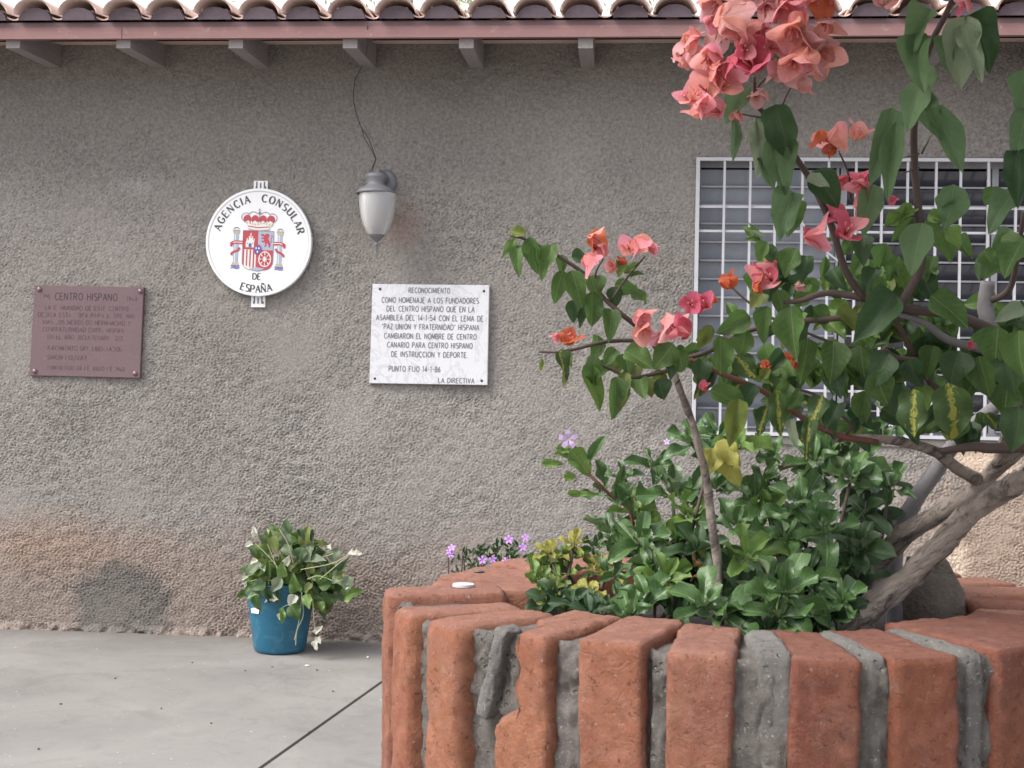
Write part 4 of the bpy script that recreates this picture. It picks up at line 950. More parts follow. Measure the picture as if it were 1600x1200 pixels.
stem([(1310,690,1.43),(1330,665,1.42),(1300,640,1.41),(1270,615,1.4),(1225,605,1.4)], (3, 2), M_TWIG, 'branch')
stem([(1220,505,1.35),(1180,480,1.35),(1150,455,1.35),(1138,440,1.35)], (2.2, 1.6), M_TWIG, 'twig')
stem([(940,462,1.36),(930,430,1.35),(945,400,1.34)], (2, 1.5), M_TWIG, 'twig')
stem([(955,470,1.36),(975,440,1.35),(1008,400,1.34)], (2, 1.5), M_TWIG, 'twig')
stem([(1182,160,1.23),(1185,135,1.22),(1210,110,1.21),(1240,85,1.2),(1270,40,1.19)], (2.2, 1.2), M_TWIG, 'twig')
stem([(1222,165,1.24),(1240,130,1.22),(1275,105,1.2)], (1.6, 1), M_TWIG, 'twig')
stem([(1200,185,1.24),(1160,178,1.24),(1120,165,1.24)], (2, 1.2), M_TWIG, 'twig')
stem([(1330,310,1.28),(1325,270,1.27),(1310,235,1.26)], (2, 1.2), M_TWIG, 'twig')
stem([(1290,330,1.28),(1310,350,1.28)], (3, 2), M_TWIG, 'twig')
# thorns
for px, py, dx, dy, Y in ((1436,240,-28,8,1.24),(1436,262,-40,14,1.25),(1440,240,16,-30,1.24),(1436,340,-44,-10,1.27),(1440,180,28,-6,1.22)):
    stem([(px,py,Y),(px+dx,py+dy,Y-.01)], (1.8, .4), M_TWIG, 'thorn')
LV = [ # base x, y, tip x, y, width, depth, material
(822,368,793,358,18,1.33,'y'),(806,372,785,400,16,1.33,'b'),(810,383,809,430,21,1.33,'b'),(828,370,838,430,27,1.33,'b'),(863,382,845,437,29,1.34,'b'),(880,398,876,427,20,1.35,'b'),(893,402,918,398,22,1.35,'d'),
(880,422,868,477,25,1.34,'b'),(893,422,908,480,33,1.33,'b'),(895,468,897,505,19,1.36,'d'),(925,455,926,512,32,1.34,'b'),(922,430,940,468,26,1.35,'b'),(955,483,952,530,30,1.35,'b'),(955,448,964,480,22,1.36,'d'),
(960,444,998,452,26,1.36,'b'),(984,456,1018,470,28,1.35,'b'),(972,408,966,432,18,1.34,'h'),(975,427,999,411,12,1.34,'h'),(983,432,1014,424,11,1.34,'b'),(940,430,935,460,20,1.36,'b'),(915,470,905,505,20,1.37,'d'),
(872,548,887,599,22,1.34,'v'),(886,548,893,574,11,1.35,'y'),(847,560,845,582,8,1.34,'y'),(942,538,922,566,20,1.36,'b'),(930,553,924,610,27,1.33,'b'),(912,570,940,645,34,1.34,'h'),(962,588,961,657,35,1.34,'b'),(978,580,969,643,20,1.35,'y'),
(962,545,944,573,22,1.36,'b'),(976,552,982,582,28,1.35,'b'),(976,548,1022,574,36,1.34,'b'),(1052,537,1021,577,44,1.33,'b'),(1060,545,1067,584,28,1.33,'b'),(1050,555,1048,590,22,1.34,'d'),(1000,592,1003,618,30,1.35,'b'),(1028,592,1042,624,30,1.35,'d'),(1010,590,1018,622,22,1.36,'y'),
(1172,494,1120,520,33,1.34,'b'),(1125,524,1128,587,31,1.34,'b'),(1166,514,1154,562,32,1.34,'b'),(1112,508,1088,548,20,1.35,'y'),(1150,555,1182,592,38,1.35,'v'),(1095,560,1100,602,30,1.36,'d'),(1108,520,1085,530,18,1.36,'b'),(1150,500,1135,470,16,1.36,'b'),
(1186,374,1160,352,12,1.33,'b'),(1184,372,1172,350,10,1.33,'b'),(1190,376,1165,372,10,1.33,'b'),(1190,372,1176,360,10,1.32,'p'),
(1165,132,1135,190,32,1.22,'t'),(1148,185,1148,252,19,1.22,'t'),(1190,92,1234,92,15,1.2,'t'),(1212,163,1226,252,46,1.22,'d'),(1182,188,1184,280,32,1.24,'p'),(1206,208,1232,304,50,1.24,'t'),(1192,180,1180,225,22,1.25,'t'),(1190,240,1215,290,30,1.25,'t'),
(1268,268,1312,326,40,1.25,'d'),(1262,275,1295,290,20,1.24,'p'),(1240,300,1218,372,48,1.26,'t'),(1248,310,1232,370,26,1.27,'b'),(1225,200,1205,235,20,1.23,'p'),
(1394,168,1366,288,46,1.2,'t'),(1402,190,1384,314,38,1.19,'t'),(1410,205,1378,250,36,1.21,'t'),
(1454,14,1416,98,40,1.16,'t'),(1432,52,1446,150,42,1.15,'t'),(1448,100,1438,160,34,1.17,'t'),(1442,128,1414,202,50,1.15,'t'),(1440,140,1468,215,34,1.17,'t'),(1452,165,1512,268,40,1.18,'t'),(1438,150,1474,180,22,1.18,'t'),
(1512,24,1498,134,52,1.14,'p'),(1490,50,1476,100,36,1.15,'t'),(1516,22,1556,100,44,1.15,'d'),(1500,40,1535,130,30,1.14,'p'),
(1490,288,1478,360,46,1.26,'t'),(1462,320,1500,300,28,1.27,'b'),(1366,288,1354,364,44,1.25,'t'),(1442,348,1420,428,50,1.25,'t'),(1430,328,1378,352,26,1.26,'h'),(1426,340,1392,378,22,1.27,'b'),(1425,325,1400,345,16,1.27,'h'),(1445,345,1470,388,28,1.28,'b'),(1450,335,1480,345,20,1.28,'h'),
(1588,298,1546,350,46,1.22,'t'),(1592,235,1584,314,46,1.2,'d'),(1602,168,1588,246,38,1.2,'t'),(1608,108,1598,182,34,1.2,'t'),(1560,295,1535,320,30,1.24,'b'),
(1596,378,1568,432,44,1.24,'b'),(1538,390,1556,422,26,1.3,'b'),(1480,355,1502,388,24,1.28,'h'),(1495,370,1520,400,22,1.3,'b'),(1540,395,1530,440,20,1.32,'t'),
(1246,388,1224,434,40,1.3,'b'),(1200,378,1180,408,26,1.3,'b'),(1198,382,1210,412,22,1.31,'d'),(1260,400,1250,438,26,1.31,'d'),(1290,400,1284,438,16,1.31,'b'),(1345,368,1352,408,32,1.29,'d'),(1330,372,1318,400,22,1.3,'b'),(1280,380,1300,372,14,1.31,'b'),
(1214,453,1232,497,34,1.32,'b'),(1192,458,1174,482,26,1.33,'y'),(1200,478,1188,536,24,1.32,'b'),(1236,478,1242,562,48,1.31,'b'),(1262,528,1254,602,32,1.33,'b'),(1302,533,1300,597,40,1.33,'b'),(1398,458,1334,530,52,1.29,'d'),(1454,462,1518,508,50,1.29,'b'),(1345,540,1346,588,36,1.34,'b'),(1390,552,1360,602,44,1.33,'d'),
(1310,480,1345,515,26,1.33,'y'),(1262,460,1240,480,24,1.33,'b'),(1270,480,1300,505,30,1.34,'b'),(1180,440,1195,470,24,1.34,'d'),
(1560,510,1548,572,50,1.3,'b'),(1592,516,1602,592,50,1.28,'b'),(1530,556,1542,622,46,1.33,'b'),(1592,636,1580,704,50,1.33,'d'),(1500,548,1488,602,44,1.33,'d'),(1572,555,1580,620,46,1.31,'d'),(1600,480,1555,500,24,1.29,'p'),(1575,600,1565,650,44,1.34,'b'),
(1370,578,1388,634,44,1.33,'b'),(1430,608,1426,684,44,1.31,'v'),(1482,598,1488,694,58,1.29,'v'),(1300,572,1312,618,30,1.34,'d'),(1214,608,1220,684,28,1.35,'v'),(1236,654,1246,702,17,1.36,'p'),(1265,653,1260,718,24,1.34,'v'),(1286,618,1268,664,30,1.35,'v'),
(1155,623,1140,698,38,1.33,'y'),(1110,608,1168,640,36,1.35,'b'),(1200,633,1184,682,26,1.36,'v'),(1180,600,1160,640,26,1.36,'d'),(1235,600,1205,625,26,1.36,'b'),(1310,630,1290,662,30,1.37,'d'),(1250,610,1230,640,28,1.37,'b'),
(1440,430,1465,470,34,1.31,'d'),(1405,400,1385,440,30,1.31,'b'),(1400,420,1425,465,30,1.32,'h'),(1370,420,1350,455,30,1.31,'d'),(1340,430,1360,460,28,1.33,'b'),(1460,400,1445,440,26,1.31,'b'),(1385,380,1370,420,28,1.3,'b'),
(1470,360,1490,410,30,1.31,'b'),(1350,400,1330,430,26,1.33,'b'),(1300,420,1320,450,26,1.33,'d'),(1420,560,1440,605,34,1.36,'d'),(1460,540,1445,590,34,1.36,'b'),(1410,600,1395,650,34,1.37,'d'),(1350,610,1340,655,30,1.37,'b'),
]
for bx, by, tx, ty, wpx, Y, mk in LV:
    Yt = Y+random.uniform(-.018, .012); wpx *= random.uniform(.9, 1.15)
    leaf(boug, at(bx, by, Y), at(tx, ty, Yt), wpx*Y/FPX, mk, 'ovate', random.uniform(-.35, .35))
# smaller leaves filling the twigs; past 300 single leaves the rest is one joined part
NLEAF = [len(LV)]; extra = {}
def fill(n, pts, jit, size, mats, Yo=.02, droop=.8):
    for _ in range(n):
        i = random.randrange(len(pts)-1); t = random.random(); a, b = pts[i], pts[i+1]
        x, y, Y = [a[k]*(1-t)+b[k]*t for k in range(3)]; x += random.uniform(-jit, jit); y += random.uniform(-jit, jit)*.7; Y += random.uniform(-.01, Yo)
        an = random.gauss(math.pi/2, droop); s = random.uniform(*size)
        p0, p1, w_, mk = at(x, y, Y), at(x+math.cos(an)*s, y+math.sin(an)*s, Y+random.uniform(-.02, .02)), s*random.uniform(.55, .8)*Y/FPX, random.choice(mats)
        NLEAF[0] += 1
        if NLEAF[0] <= 298: leaf(boug, p0, p1, w_, mk, 'ovate')
        else:
            me = leaf_variant(mk, 'ovate'); M = frame(p0, p1, (to_cam(p0)+Vector((0, 0, .35))).normalized(), random.uniform(-.5, .5), min(1.3, w_/(p1-p0).length))
            mb = extra.setdefault(mk, [MB(), []]); mb[0].add([M @ v.co for v in me.vertices], [tuple(q.vertices) for q in me.polygons]); mb[1] += [tuple(q.uv) for q in me.uv_layers[0].data]
fill(24, [(1060,560,1.4),(1120,570,1.4),(1200,590,1.4),(1300,600,1.4)], 28, (26, 44), 'bbdyv')
fill(24, [(1180,500,1.38),(1260,490,1.37),(1340,500,1.37),(1400,500,1.37)], 28, (26, 44), 'bbdyh')
fill(26, [(1400,520,1.38),(1460,520,1.38),(1540,560,1.38),(1590,600,1.38)], 36, (34, 56), 'bbdd')
fill(16, [(1410,400,1.33),(1440,430,1.33),(1380,460,1.34)], 30, (26, 44), 'bbhdy')
fill(8, [(920,520,1.38),(960,560,1.38),(1040,580,1.38)], 20, (22, 36), 'bby')
fill(16, [(1220,620,1.42),(1280,640,1.42),(1400,640,1.42),(1560,640,1.42)], 26, (28, 48), 'bdvd')
fill(6, [(1560,340,1.3),(1600,420,1.3)], 16, (30, 44), 'bt')

of = []
for _ in range(2600):                # the rest of the crown, above and to the right of what the picture shows
    Y = random.uniform(.9, 2.3)
    if random.random() < .5: px, py = random.uniform(1690, 2700), random.uniform(-700, 620)
    else: px, py = random.uniform(1050, 2000), random.uniform(-800, -130)
    p = at(px, py, Y)
    if p.z > 2.25 or noise.noise(p*2.6) < -.18: continue
    of.append(p)
ofm = MB(); lm = leaf_mesh('leaf', None, 'ovate', 5, 4, 2); lv = [v.co.copy() for v in lm.vertices]; lf = [tuple(q.vertices) for q in lm.polygons]
for p in of:
    d = Vector((random.gauss(0, .6), random.gauss(0, .6), -random.uniform(.2, 1))).normalized()*random.uniform(.045, .075)
    M = frame(p, p+d, Vector((random.gauss(0, 1), random.gauss(0, 1), .8)), 0, .7); ofm.add([M @ v for v in lv], lf)
tag(ofm.build('outer_foliage', ML['b'], boug, True), kind='stuff')
for k in range(7):
    e = random.choice(of); stem([(1700,690,1.4),(1820,500,1.4),(2000+k*40,200-k*60,1.45+.05*k)], (16, 5), M_BARK, 'branch', .15)

fill(40, [(1130,560,1.42),(1220,560,1.42),(1320,560,1.41),(1400,590,1.4),(1480,600,1.4)], 44, (28, 50), 'bbbdh')
fill(34, [(1180,410,1.38),(1240,430,1.38),(1340,440,1.37),(1400,430,1.35),(1470,440,1.36)], 34, (26, 46), 'bbhd')
fill(26, [(1480,480,1.4),(1560,520,1.4),(1600,480,1.4)], 40, (32, 54), 'bbdt')
fill(20, [(1230,650,1.45),(1330,660,1.45),(1450,650,1.45),(1580,660,1.45)], 22, (28, 46), 'bdvy')
for mk, (mb, uvs) in extra.items():
    o = mb.build('small_leaves', ML[mk], boug, True); ul = o.data.uv_layers.new(name='UVMap')
    for i_, q in enumerate(uvs): ul.data[i_].uv = q
    tag(o, kind='stuff')

def bract_material(name, base, edge, mid, trans=.55):
    m = NT(name); m.set(Roughness=.7); m.b.inputs['Specular IOR Level'].default_value = .15
    oi = m.n('ShaderNodeObjectInfo'); uvn = m.n('ShaderNodeUVMap'); s = m.n('ShaderNodeSeparateXYZ'); m.l(uvn.outputs[0], s.inputs[0])
    au = m.math('ABSOLUTE', m.math('SUBTRACT', s.outputs[0], .5))
    f = m.math('ADD', m.math('MULTIPLY', s.outputs[1], .75), m.math('MULTIPLY', m.math('SUBTRACT', m.noise(3, 4, .6, m.coord('Object')), .5), .9))
    c = m.ramp(f, [(.0, base), (.5, mid), (.95, edge)])
    c = m.mix(m.ramp(oi.outputs['Random'], [(0, 0), (1, .55)]), c, base)
    sv = m.math('FRACT', m.math('MULTIPLY', m.math('SUBTRACT', s.outputs[1], m.math('MULTIPLY', au, .9)), 6))
    vm = m.math('MAXIMUM', m.ramp(au, [(.004, .7), (.018, 0)]), m.ramp(m.math('ABSOLUTE', m.math('SUBTRACT', sv, .5)), [(.0, .35), (.06, 0)]))
    c = m.mix(m.math('MULTIPLY', vm, .6), c, tuple(x*.62 for x in edge)); m.col(c)
    m.bump(m.math('ADD', vm, m.noise(6, 4, .6, m.coord('Object'))), .4, .003)
    tr = m.n('ShaderNodeBsdfTranslucent'); m.l(c, tr.inputs[0]); mx = m.n('ShaderNodeMixShader'); mx.inputs[0].default_value = trans
    m.l(m.b.outputs[0], mx.inputs[1]); m.l(tr.outputs[0], mx.inputs[2]); m.l(mx.outputs[0], m.out.inputs[0]); return m.m
MBR = dict(p=bract_material('pink_bract', (.72, .29, .28), (.7, .36, .48), (.72, .29, .35)), c=bract_material('coral_bract', (.72, .33, .25), (.72, .38, .46), (.72, .32, .32)),
           o=bract_material('orange_bract', (.5, .14, .06), (.5, .13, .13), (.5, .125, .07)), m=bract_material('rose_bract', (.55, .12, .15), (.55, .17, .28), (.55, .12, .19)),
           l=bract_material('pale_bract', (.6, .34, .3), (.58, .36, .45), (.6, .34, .35)))
BR = {k: [leaf_mesh('bract', MBR[k], 'bract', 50+i*7+ord(k), 12, 8) for i in range(4)] for k in MBR}
tube_me = {}
for k in MBR:
    mb = MB()
    for j in range(3):
        a = j*2.1; d = Vector((math.cos(a)*.16, math.sin(a)*.16, .62)); mb.tube([(0, 0, 0), d*.6, d], [.03, .032, .045], 6)
    tube_me[k] = mb.mesh('flower_tube', plain('flower_tube_'+k, (.5, .13, .14), .6, 0, .1, 10, 0), True)
def flower(px, py, size, Y, mix, parent=None, ax=None, opening=.95):
    c = at(px, py, Y); L = size*Y/FPX*.62; mk = mix[0]
    if ax is None: ax = (to_cam(c)*random.uniform(-.1, .75)+Vector((random.uniform(-.9, .9), random.uniform(-.3, .3), random.uniform(-.9, .7)))).normalized()
    base = c-ax*L*.45; t = ax.orthogonal().normalized(); b = ax.cross(t); rot = random.uniform(0, 6.28)
    Mf = Matrix(((t.x, b.x, ax.x, base.x), (t.y, b.y, ax.y, base.y), (t.z, b.z, ax.z, base.z), (0, 0, 0, 1))) @ Matrix.Rotation(rot, 4, 'Z') @ Matrix.Scale(L, 4)
    f = link('flower', tube_me[mk], parent or boug, Mf)
    for j in range(3):
        a = j*2*math.pi/3+random.uniform(-.25, .25); op = opening*random.uniform(.65, 1.25); s = random.uniform(.88, 1.2)
        d = Vector((math.cos(a)*math.sin(op), math.sin(a)*math.sin(op), math.cos(op))); p0 = Vector((0, 0, 0)); p1 = d*s
        nrm = (Vector((0, 0, 1))-d*d.z); 
        Mb = frame(p0, p1, nrm, random.uniform(-.3, .3), random.uniform(.8, 1.0))
        o = bpy.data.objects.new('bract', random.choice(BR[random.choice(mix)])); C.objects.link(o); o.parent = f; o.matrix_basis = Mb
FL = [(1082,62,56,1.2,'pc'),(1072,88,60,1.21,'cl'),(1105,95,68,1.18,'pc'),(1098,140,70,1.19,'cco'),(1072,150,52,1.2,'cp'),(1092,166,62,1.18,'pc'),(1118,172,50,1.2,'p'),(1128,58,60,1.2,'pl'),
 (1120,12,70,1.18,'cl'),(1150,32,84,1.15,'clc'),(1165,60,64,1.18,'cp'),(1132,130,66,1.18,'cp'),(1150,100,64,1.17,'mp'),(1172,96,80,1.16,'pcm'),(1184,150,48,1.22,'lp'),(1152,182,34,1.22,'c'),
 (1205,25,72,1.17,'pl'),(1232,12,72,1.16,'pc'),(1240,52,84,1.15,'pc'),(1268,60,76,1.16,'cl'),(1286,85,66,1.17,'clc'),(1258,95,76,1.15,'pcc'),(1235,116,60,1.18,'lc'),(1280,112,50,1.19,'lc'),(1300,92,26,1.2,'o'),(1212,70,64,1.17,'cp'),(1210,108,46,1.19,'pl'),(1288,40,46,1.18,'l'),(1195,55,54,1.19,'pl'),
 (1280,-4,76,1.15,'co'),(1178,-12,70,1.17,'cl'),(1378,-4,46,1.16,'pl'),(1504,6,46,1.14,'mp'),(1395,-14,50,1.18,'c'),(1480,-14,50,1.16,'l'),
 (1282,218,52,1.24,'oc'),(1310,215,52,1.23,'pc'),(1342,205,50,1.22,'oc'),(1298,232,40,1.24,'o'),
 (1318,285,44,1.27,'m'),(1342,292,54,1.25,'mp'),(1278,366,76,1.24,'mp'),(1325,356,66,1.24,'pm'),(1350,325,48,1.26,'mp'),(1308,335,44,1.27,'m'),(1395,312,26,1.28,'m'),(1345,275,40,1.27,'m'),
 (932,374,54,1.32,'cpo'),(938,392,44,1.32,'pl'),(924,410,54,1.31,'p'),(956,417,34,1.33,'pc'),(1000,383,52,1.32,'pc'),(982,386,40,1.33,'cp'),(1022,390,34,1.33,'p'),(972,408,24,1.33,'o'),
 (889,527,52,1.33,'oo'),(868,528,30,1.34,'p'),(1003,497,52,1.32,'cp'),(1006,518,48,1.32,'pc'),(1050,508,68,1.31,'pl'),(1066,515,52,1.3,'pm'),(1080,474,44,1.33,'m'),(1098,474,44,1.33,'m'),(1117,468,20,1.34,'o'),(1032,530,44,1.33,'p'),
 (1138,440,44,1.32,'oo'),(1178,428,52,1.31,'pm'),(1200,432,56,1.31,'pm'),(1186,450,36,1.3,'o'),(1100,604,26,1.32,'m'),(1197,571,27,1.33,'o'),(1236,556,32,1.32,'o'),(1242,570,22,1.33,'o'),(1517,538,20,1.33,'m'),(1248,447,26,1.34,'l'),(1205,412,30,1.33,'m')]
FL += [(x+random.uniform(-26, 26), y+random.uniform(-24, 24), s*.72, Y+random.uniform(-.02, .03), mx) for x, y, s, Y, mx in FL if s > 55 and y < 200]
for x, y, s, Y, mx in FL: flower(x, y, s*1.05, Y, mx, opening=.66 if s > 35 else .45)

# ------------------------------------------------------------------ planter shrubs (rosettes of glossy obovate leaves)
PET = plain('lavender_petal', (.5, .36, .62), .6, 0, .1, 20, 0); PETV = plain('violet_petal', (.42, .2, .6), .6, 0, .1, 20, 0)
def petal_flower(parent, c, L, mat=PET, ax=None, name='blossom'):
    ax = ax or (to_cam(c)+Vector((random.uniform(-.5, .5), 0, random.uniform(-.3, .6)))).normalized(); t = ax.orthogonal().normalized(); b = ax.cross(t); mb = MB()
    for j in range(5):
        a = j*2*math.pi/5+.2; d = t*math.cos(a)+b*math.sin(a); s = ax.cross(d)
        mb.add([c+d*L*.06, c+d*L*.6+s*L*.3+ax*L*.12, c+d*L+s*L*.22+ax*L*.1, c+d*L*1.02-s*L*.2+ax*L*.08, c+d*L*.6-s*L*.26+ax*L*.1], [(0, 1, 2, 3, 4)])
    return mb.build(name, mat, parent, False)
def rosette(parent, px, py, Y, size, mk, n=8, tilt=None, upward=.55, kind='obovate'):
    c = at(px, py, Y); ax = tilt or (to_cam(c)*random.uniform(.25, .7)+Vector((random.uniform(-.35, .35), 0, upward))).normalized()
    t = ax.orthogonal().normalized(); b = ax.cross(t); rot = random.uniform(0, 6.28)
    for j in range(n):
        a = rot+j*2.399; op = R(28+62*((j+.5)/n)) if n > 3 else R(60); op *= random.uniform(.85, 1.15); s = size*(.62+.45*(j/n))*random.uniform(.85, 1.12)*Y/FPX
        d = (t*math.cos(a)+b*math.sin(a))*math.sin(op)+ax*math.cos(op)
        p0 = c-ax*.004+d*.003; p1 = p0+d*s; nrm = (ax-d*ax.dot(d)).normalized()
        m_ = mk if isinstance(mk, str) and len(mk) == 1 else random.choice(mk)
        link('leaf', leaf_variant(m_, kind), parent, frame(p0, p1, nrm, random.uniform(-.3, .3), random.uniform(.4, .56)))
def shrub(name, label, base, ros, ny=0, cat='shrub'):
    b0 = at(*base); root = thing(name, label, cat, (b0.x, b0.y, RZ-.05))
    for i, (x, y, Y, s, mk, n) in enumerate(ros):
        if i % 4 == 0:
            p = at(x, y, Y); q = Vector((b0.x+random.uniform(-.03, .03), b0.y+random.uniform(-.02, .02), RZ-.06)); mid = (p+q)/2+Vector((random.uniform(-.02, .02), 0, -.015))
            MB().tube(smooth_path([q, mid, p], 4), [.0035]*5+[.0022]*4, 6).build('stem', M_TWIG, root, True)
        rosette(root, x, y, Y, s, mk, n+1)
    return root
def scatter(n, poly, Yr, size, mks, nl):
    out = []; xs_ = [p[0] for p in poly]; ys_ = [p[1] for p in poly]; tries = 0
    while len(out) < n and tries < 4000:
        tries += 1; x = random.uniform(min(xs_), max(xs_)); y = random.uniform(min(ys_), max(ys_)); ins = False; j = len(poly)-1
        for i in range(len(poly)):
            if (poly[i][1] > y) != (poly[j][1] > y) and x < (poly[j][0]-poly[i][0])*(y-poly[i][1])/(poly[j][1]-poly[i][1])+poly[i][0]: ins = not ins
            j = i
        if not ins or any(math.hypot(x-o[0], y-o[1]) < size*.34 for o in out): continue
        top = (y-min(ys_))/(max(ys_)-min(ys_)); Y = Yr[1]+(Yr[0]-Yr[1])*top+random.uniform(-.03, .03)
        out.append((x, y, Y, size*random.uniform(.8, 1.15), random.choice(mks), nl))
    return out
# left: small yellow-green shrub
r1 = scatter(22, [(835,905),(842,860),(880,835),(930,838),(955,870),(950,930),(900,950),(850,935)], (1.5, 1.62), 30, 'hhhqgy', 8)
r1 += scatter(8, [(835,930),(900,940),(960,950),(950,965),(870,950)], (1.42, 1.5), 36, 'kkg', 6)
shrub('yellow_green_shrub', 'small yellow green shrub spilling at the left inside edge of the planter', (895, 960, 1.5), r1)
# middle
r2 = [(985,960,1.4,62,'g',6),(1010,930,1.42,56,'g',7),(1100,945,1.36,70,'g',7),(1130,960,1.36,62,'g',6),(1050,770,1.6,62,'g',9),(1075,805,1.55,58,'h',9),(985,800,1.6,56,'h',9),(1000,850,1.52,62,'g',8),(1040,905,1.46,58,'h',7),(1025,880,1.5,52,'g',8),
      (1110,720,1.58,48,'g',7),(1085,690,1.58,54,'g',7),(1120,680,1.56,48,'g',6),(955,830,1.58,52,'g',7),(1090,860,1.5,60,'k',8),(1060,960,1.4,50,'k',6),(960,900,1.5,50,'g',7),(1020,730,1.62,44,'g',6),(1150,700,1.54,50,'h',6),
      (940,770,1.6,36,'g',4),(975,745,1.62,40,'g',4)]
r2 += scatter(14, [(940,800),(1050,740),(1120,760),(1150,900),(1130,960),(960,950)], (1.5, 1.66), 54, 'ggkh', 7)
mid_ = shrub('glossy_shrub', 'middle shrub with fresh green rosettes beside the slender grey cane', (1050, 960, 1.5), r2)
for bx, by, tx, ty, wd, mk in ((1112,700,1105,745,34,'q'),(1130,700,1152,760,40,'q'),(1120,690,1160,725,36,'q'),(1112,860,1092,890,24,'q'),(1008,905,1015,940,22,'q'),(1020,900,1042,925,24,'q'),(1095,865,1085,885,20,'r')):
    leaf(mid_, at(bx, by, 1.5), at(tx, ty, 1.49), wd*1.5/FPX, mk, 'ovate')
# right, darker and larger
r3 = [(1225,925,1.36,88,'g',7),(1255,790,1.5,66,'g',8),(1290,830,1.45,66,'g',7),(1230,840,1.48,60,'g',8),(1330,745,1.55,62,'g',8),(1270,720,1.58,56,'g',8),(1310,700,1.6,52,'g',8),(1380,690,1.6,48,'g',7),(1200,800,1.55,60,'h',7),(1180,780,1.56,56,'g',7),
      (1170,870,1.45,60,'h',7),(1350,800,1.55,56,'k',8),(1390,760,1.58,50,'g',7),(1330,665,1.6,44,'g',6),(1400,660,1.62,44,'g',6),(1210,715,1.6,46,'g',6),(1290,940,1.42,50,'k',6),(1195,750,1.58,40,'g',6),(1340,860,1.5,54,'k',8),(1150,820,1.52,58,'g',7)]
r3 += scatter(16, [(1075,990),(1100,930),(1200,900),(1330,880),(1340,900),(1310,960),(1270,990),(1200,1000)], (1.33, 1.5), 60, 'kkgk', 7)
r3 += scatter(15, [(1150,820),(1220,760),(1300,700),(1400,730),(1400,810),(1350,890),(1300,970),(1180,960)], (1.5, 1.7), 58, 'gkkg', 7)
shrub('dark_shrub', 'dark glossy shrub filling the right half of the planter beneath the window', (1260, 960, 1.5), r3)
# leggy flowering sprig
spg = thing('flowering_sprig', 'leggy sprig with round leaves and one lavender flower at the shrubs\' left top', 'plant', tuple(at(985, 850, 1.55)))
stem([(990,860,1.56),(985,800,1.55),(955,775,1.54),(935,755,1.53),(922,742,1.53),(915,725,1.53),(900,700,1.53),(892,690,1.53)], (3, 1.8), M_RTWIG, 'stem', parent=spg)
for bx, by, tx, ty, wd in ((922,745,890,702,34),(918,730,938,682,16),(905,722,868,706,14),(880,725,845,724,14),(900,745,880,745,16),(945,760,928,718,20),(960,780,975,725,14),(965,790,982,756,24),(935,772,885,772,10),(895,705,868,702,14),(990,800,965,755,18)):
    leaf(spg, at(bx, by, 1.53), at(tx, ty, 1.52), wd*1.53/FPX, 'g' if tx > 900 else 'h', 'obovate', random.uniform(-.3, .3))
petal_flower(spg, at(888, 686, 1.52), 15*1.52/FPX)
for x, y in ((1208,755),(1042,690),(1392,662)): petal_flower(mid_, at(x, y, 1.55), 5*1.55/FPX)

# ------------------------------------------------------------------ little violet flowers beyond the planter
per = thing('periwinkle_plant', 'low dark plant with tiny violet flowers peeping over the planter rim by the wall', 'plant', (at(765, 870, 5.3).x, 5.3, 0))
for k in range(9):
    x = random.uniform(700, 835); MB().tube(smooth_path([Vector((at(765, 870, 5.3).x+random.uniform(-.08, .08), 5.3, 0)), at(x, 950, 5.3), at(x+random.uniform(-6, 6), 868, 5.25)], 4), .003, 5).build('stem', M_TWIG, per)
for k in range(200):
    x = random.gauss(770, 34); top = 848+ (abs(x-790)*.22 if x > 740 else 8+abs(x-710)*.3); y = random.uniform(top, 930); Y = random.uniform(5.1, 5.45); a = random.uniform(-2.7, -.4); s = random.uniform(9, 15)
    leaf(per, at(x, y, Y), at(x+math.cos(a)*s, y+math.sin(a)*s, Y+random.uniform(-.03, .03)), s*.32*Y/FPX, random.choice('dkk'), 'narrow')
for x, y in ((706,856),(704,866),(702,861),(754,875),(770,874),(795,843),(821,840),(817,855),(790,877),(819,880)): petal_flower(per, at(x, y, 5.05), random.uniform(5, 7.5)*5.05/FPX, PETV)

# ------------------------------------------------------------------ blue pot and its plant
PY = 5.72; pb0 = at(437, 1027, PY); PX = pb0.x; s_ = PY/FPX
pot = thing('flower_pot', 'blue plastic flower pot standing on the floor against the wall', 'pot', (PX, PY, 0))
M_POT = NT('scuffed_blue_plastic'); M_POT.set(Roughness=.42)
Pp = M_POT.coord('Object')
c = M_POT.mix(M_POT.noise(7, 6, .65, Pp), (.008, .075, .14), (.013, .115, .19))
c = M_POT.mix(M_POT.ramp(M_POT.noise(16, 7, .75, Pp, 1), [(.5, 0), (.72, .6)]), c, (.09, .2, .26)); M_POT.col(c); M_POT.bump(M_POT.noise(60, 4, .6, Pp), .15, .001); M_POT = M_POT.m
ph_ = .325
pm = MB(); pm.lathe([(.001, 0), (.105, 0), (.116, .006), (.121, .02), (.14, .15), (.155, .27), (.160, .292), (.174, ph_-.004), (.177, ph_), (.171, ph_), (.155, .29), (.13, .15), (.116, .02)], (PX, PY, .001), 48)
pm.build('pot_body', M_POT, pot, True)
ps = MB(); ps.lathe([(.001, .27), (.15, .268)], (PX, PY, .001), 32); ps.build('pot_soil', M_SOIL, pot, True)
sm_ = MB(); q = Vector((PX-.083, PY-.128, .205)); sm_.add([q+Vector((-.02, .004, -.012)), q+Vector((.016, -.006, -.014)), q+Vector((.02, -.008, .006)), q+Vector((-.004, 0, .013)), q+Vector((-.022, .004, .008))], [(0, 1, 2, 3, 4)])
sm_.build('paint_splash', plain('white_paint_splash', (.7, .72, .75), .6), pot)
pp = thing('potted_creeper', 'straggly green creeper with white withered leaves overflowing the blue pot', 'plant', (PX, PY, .28))
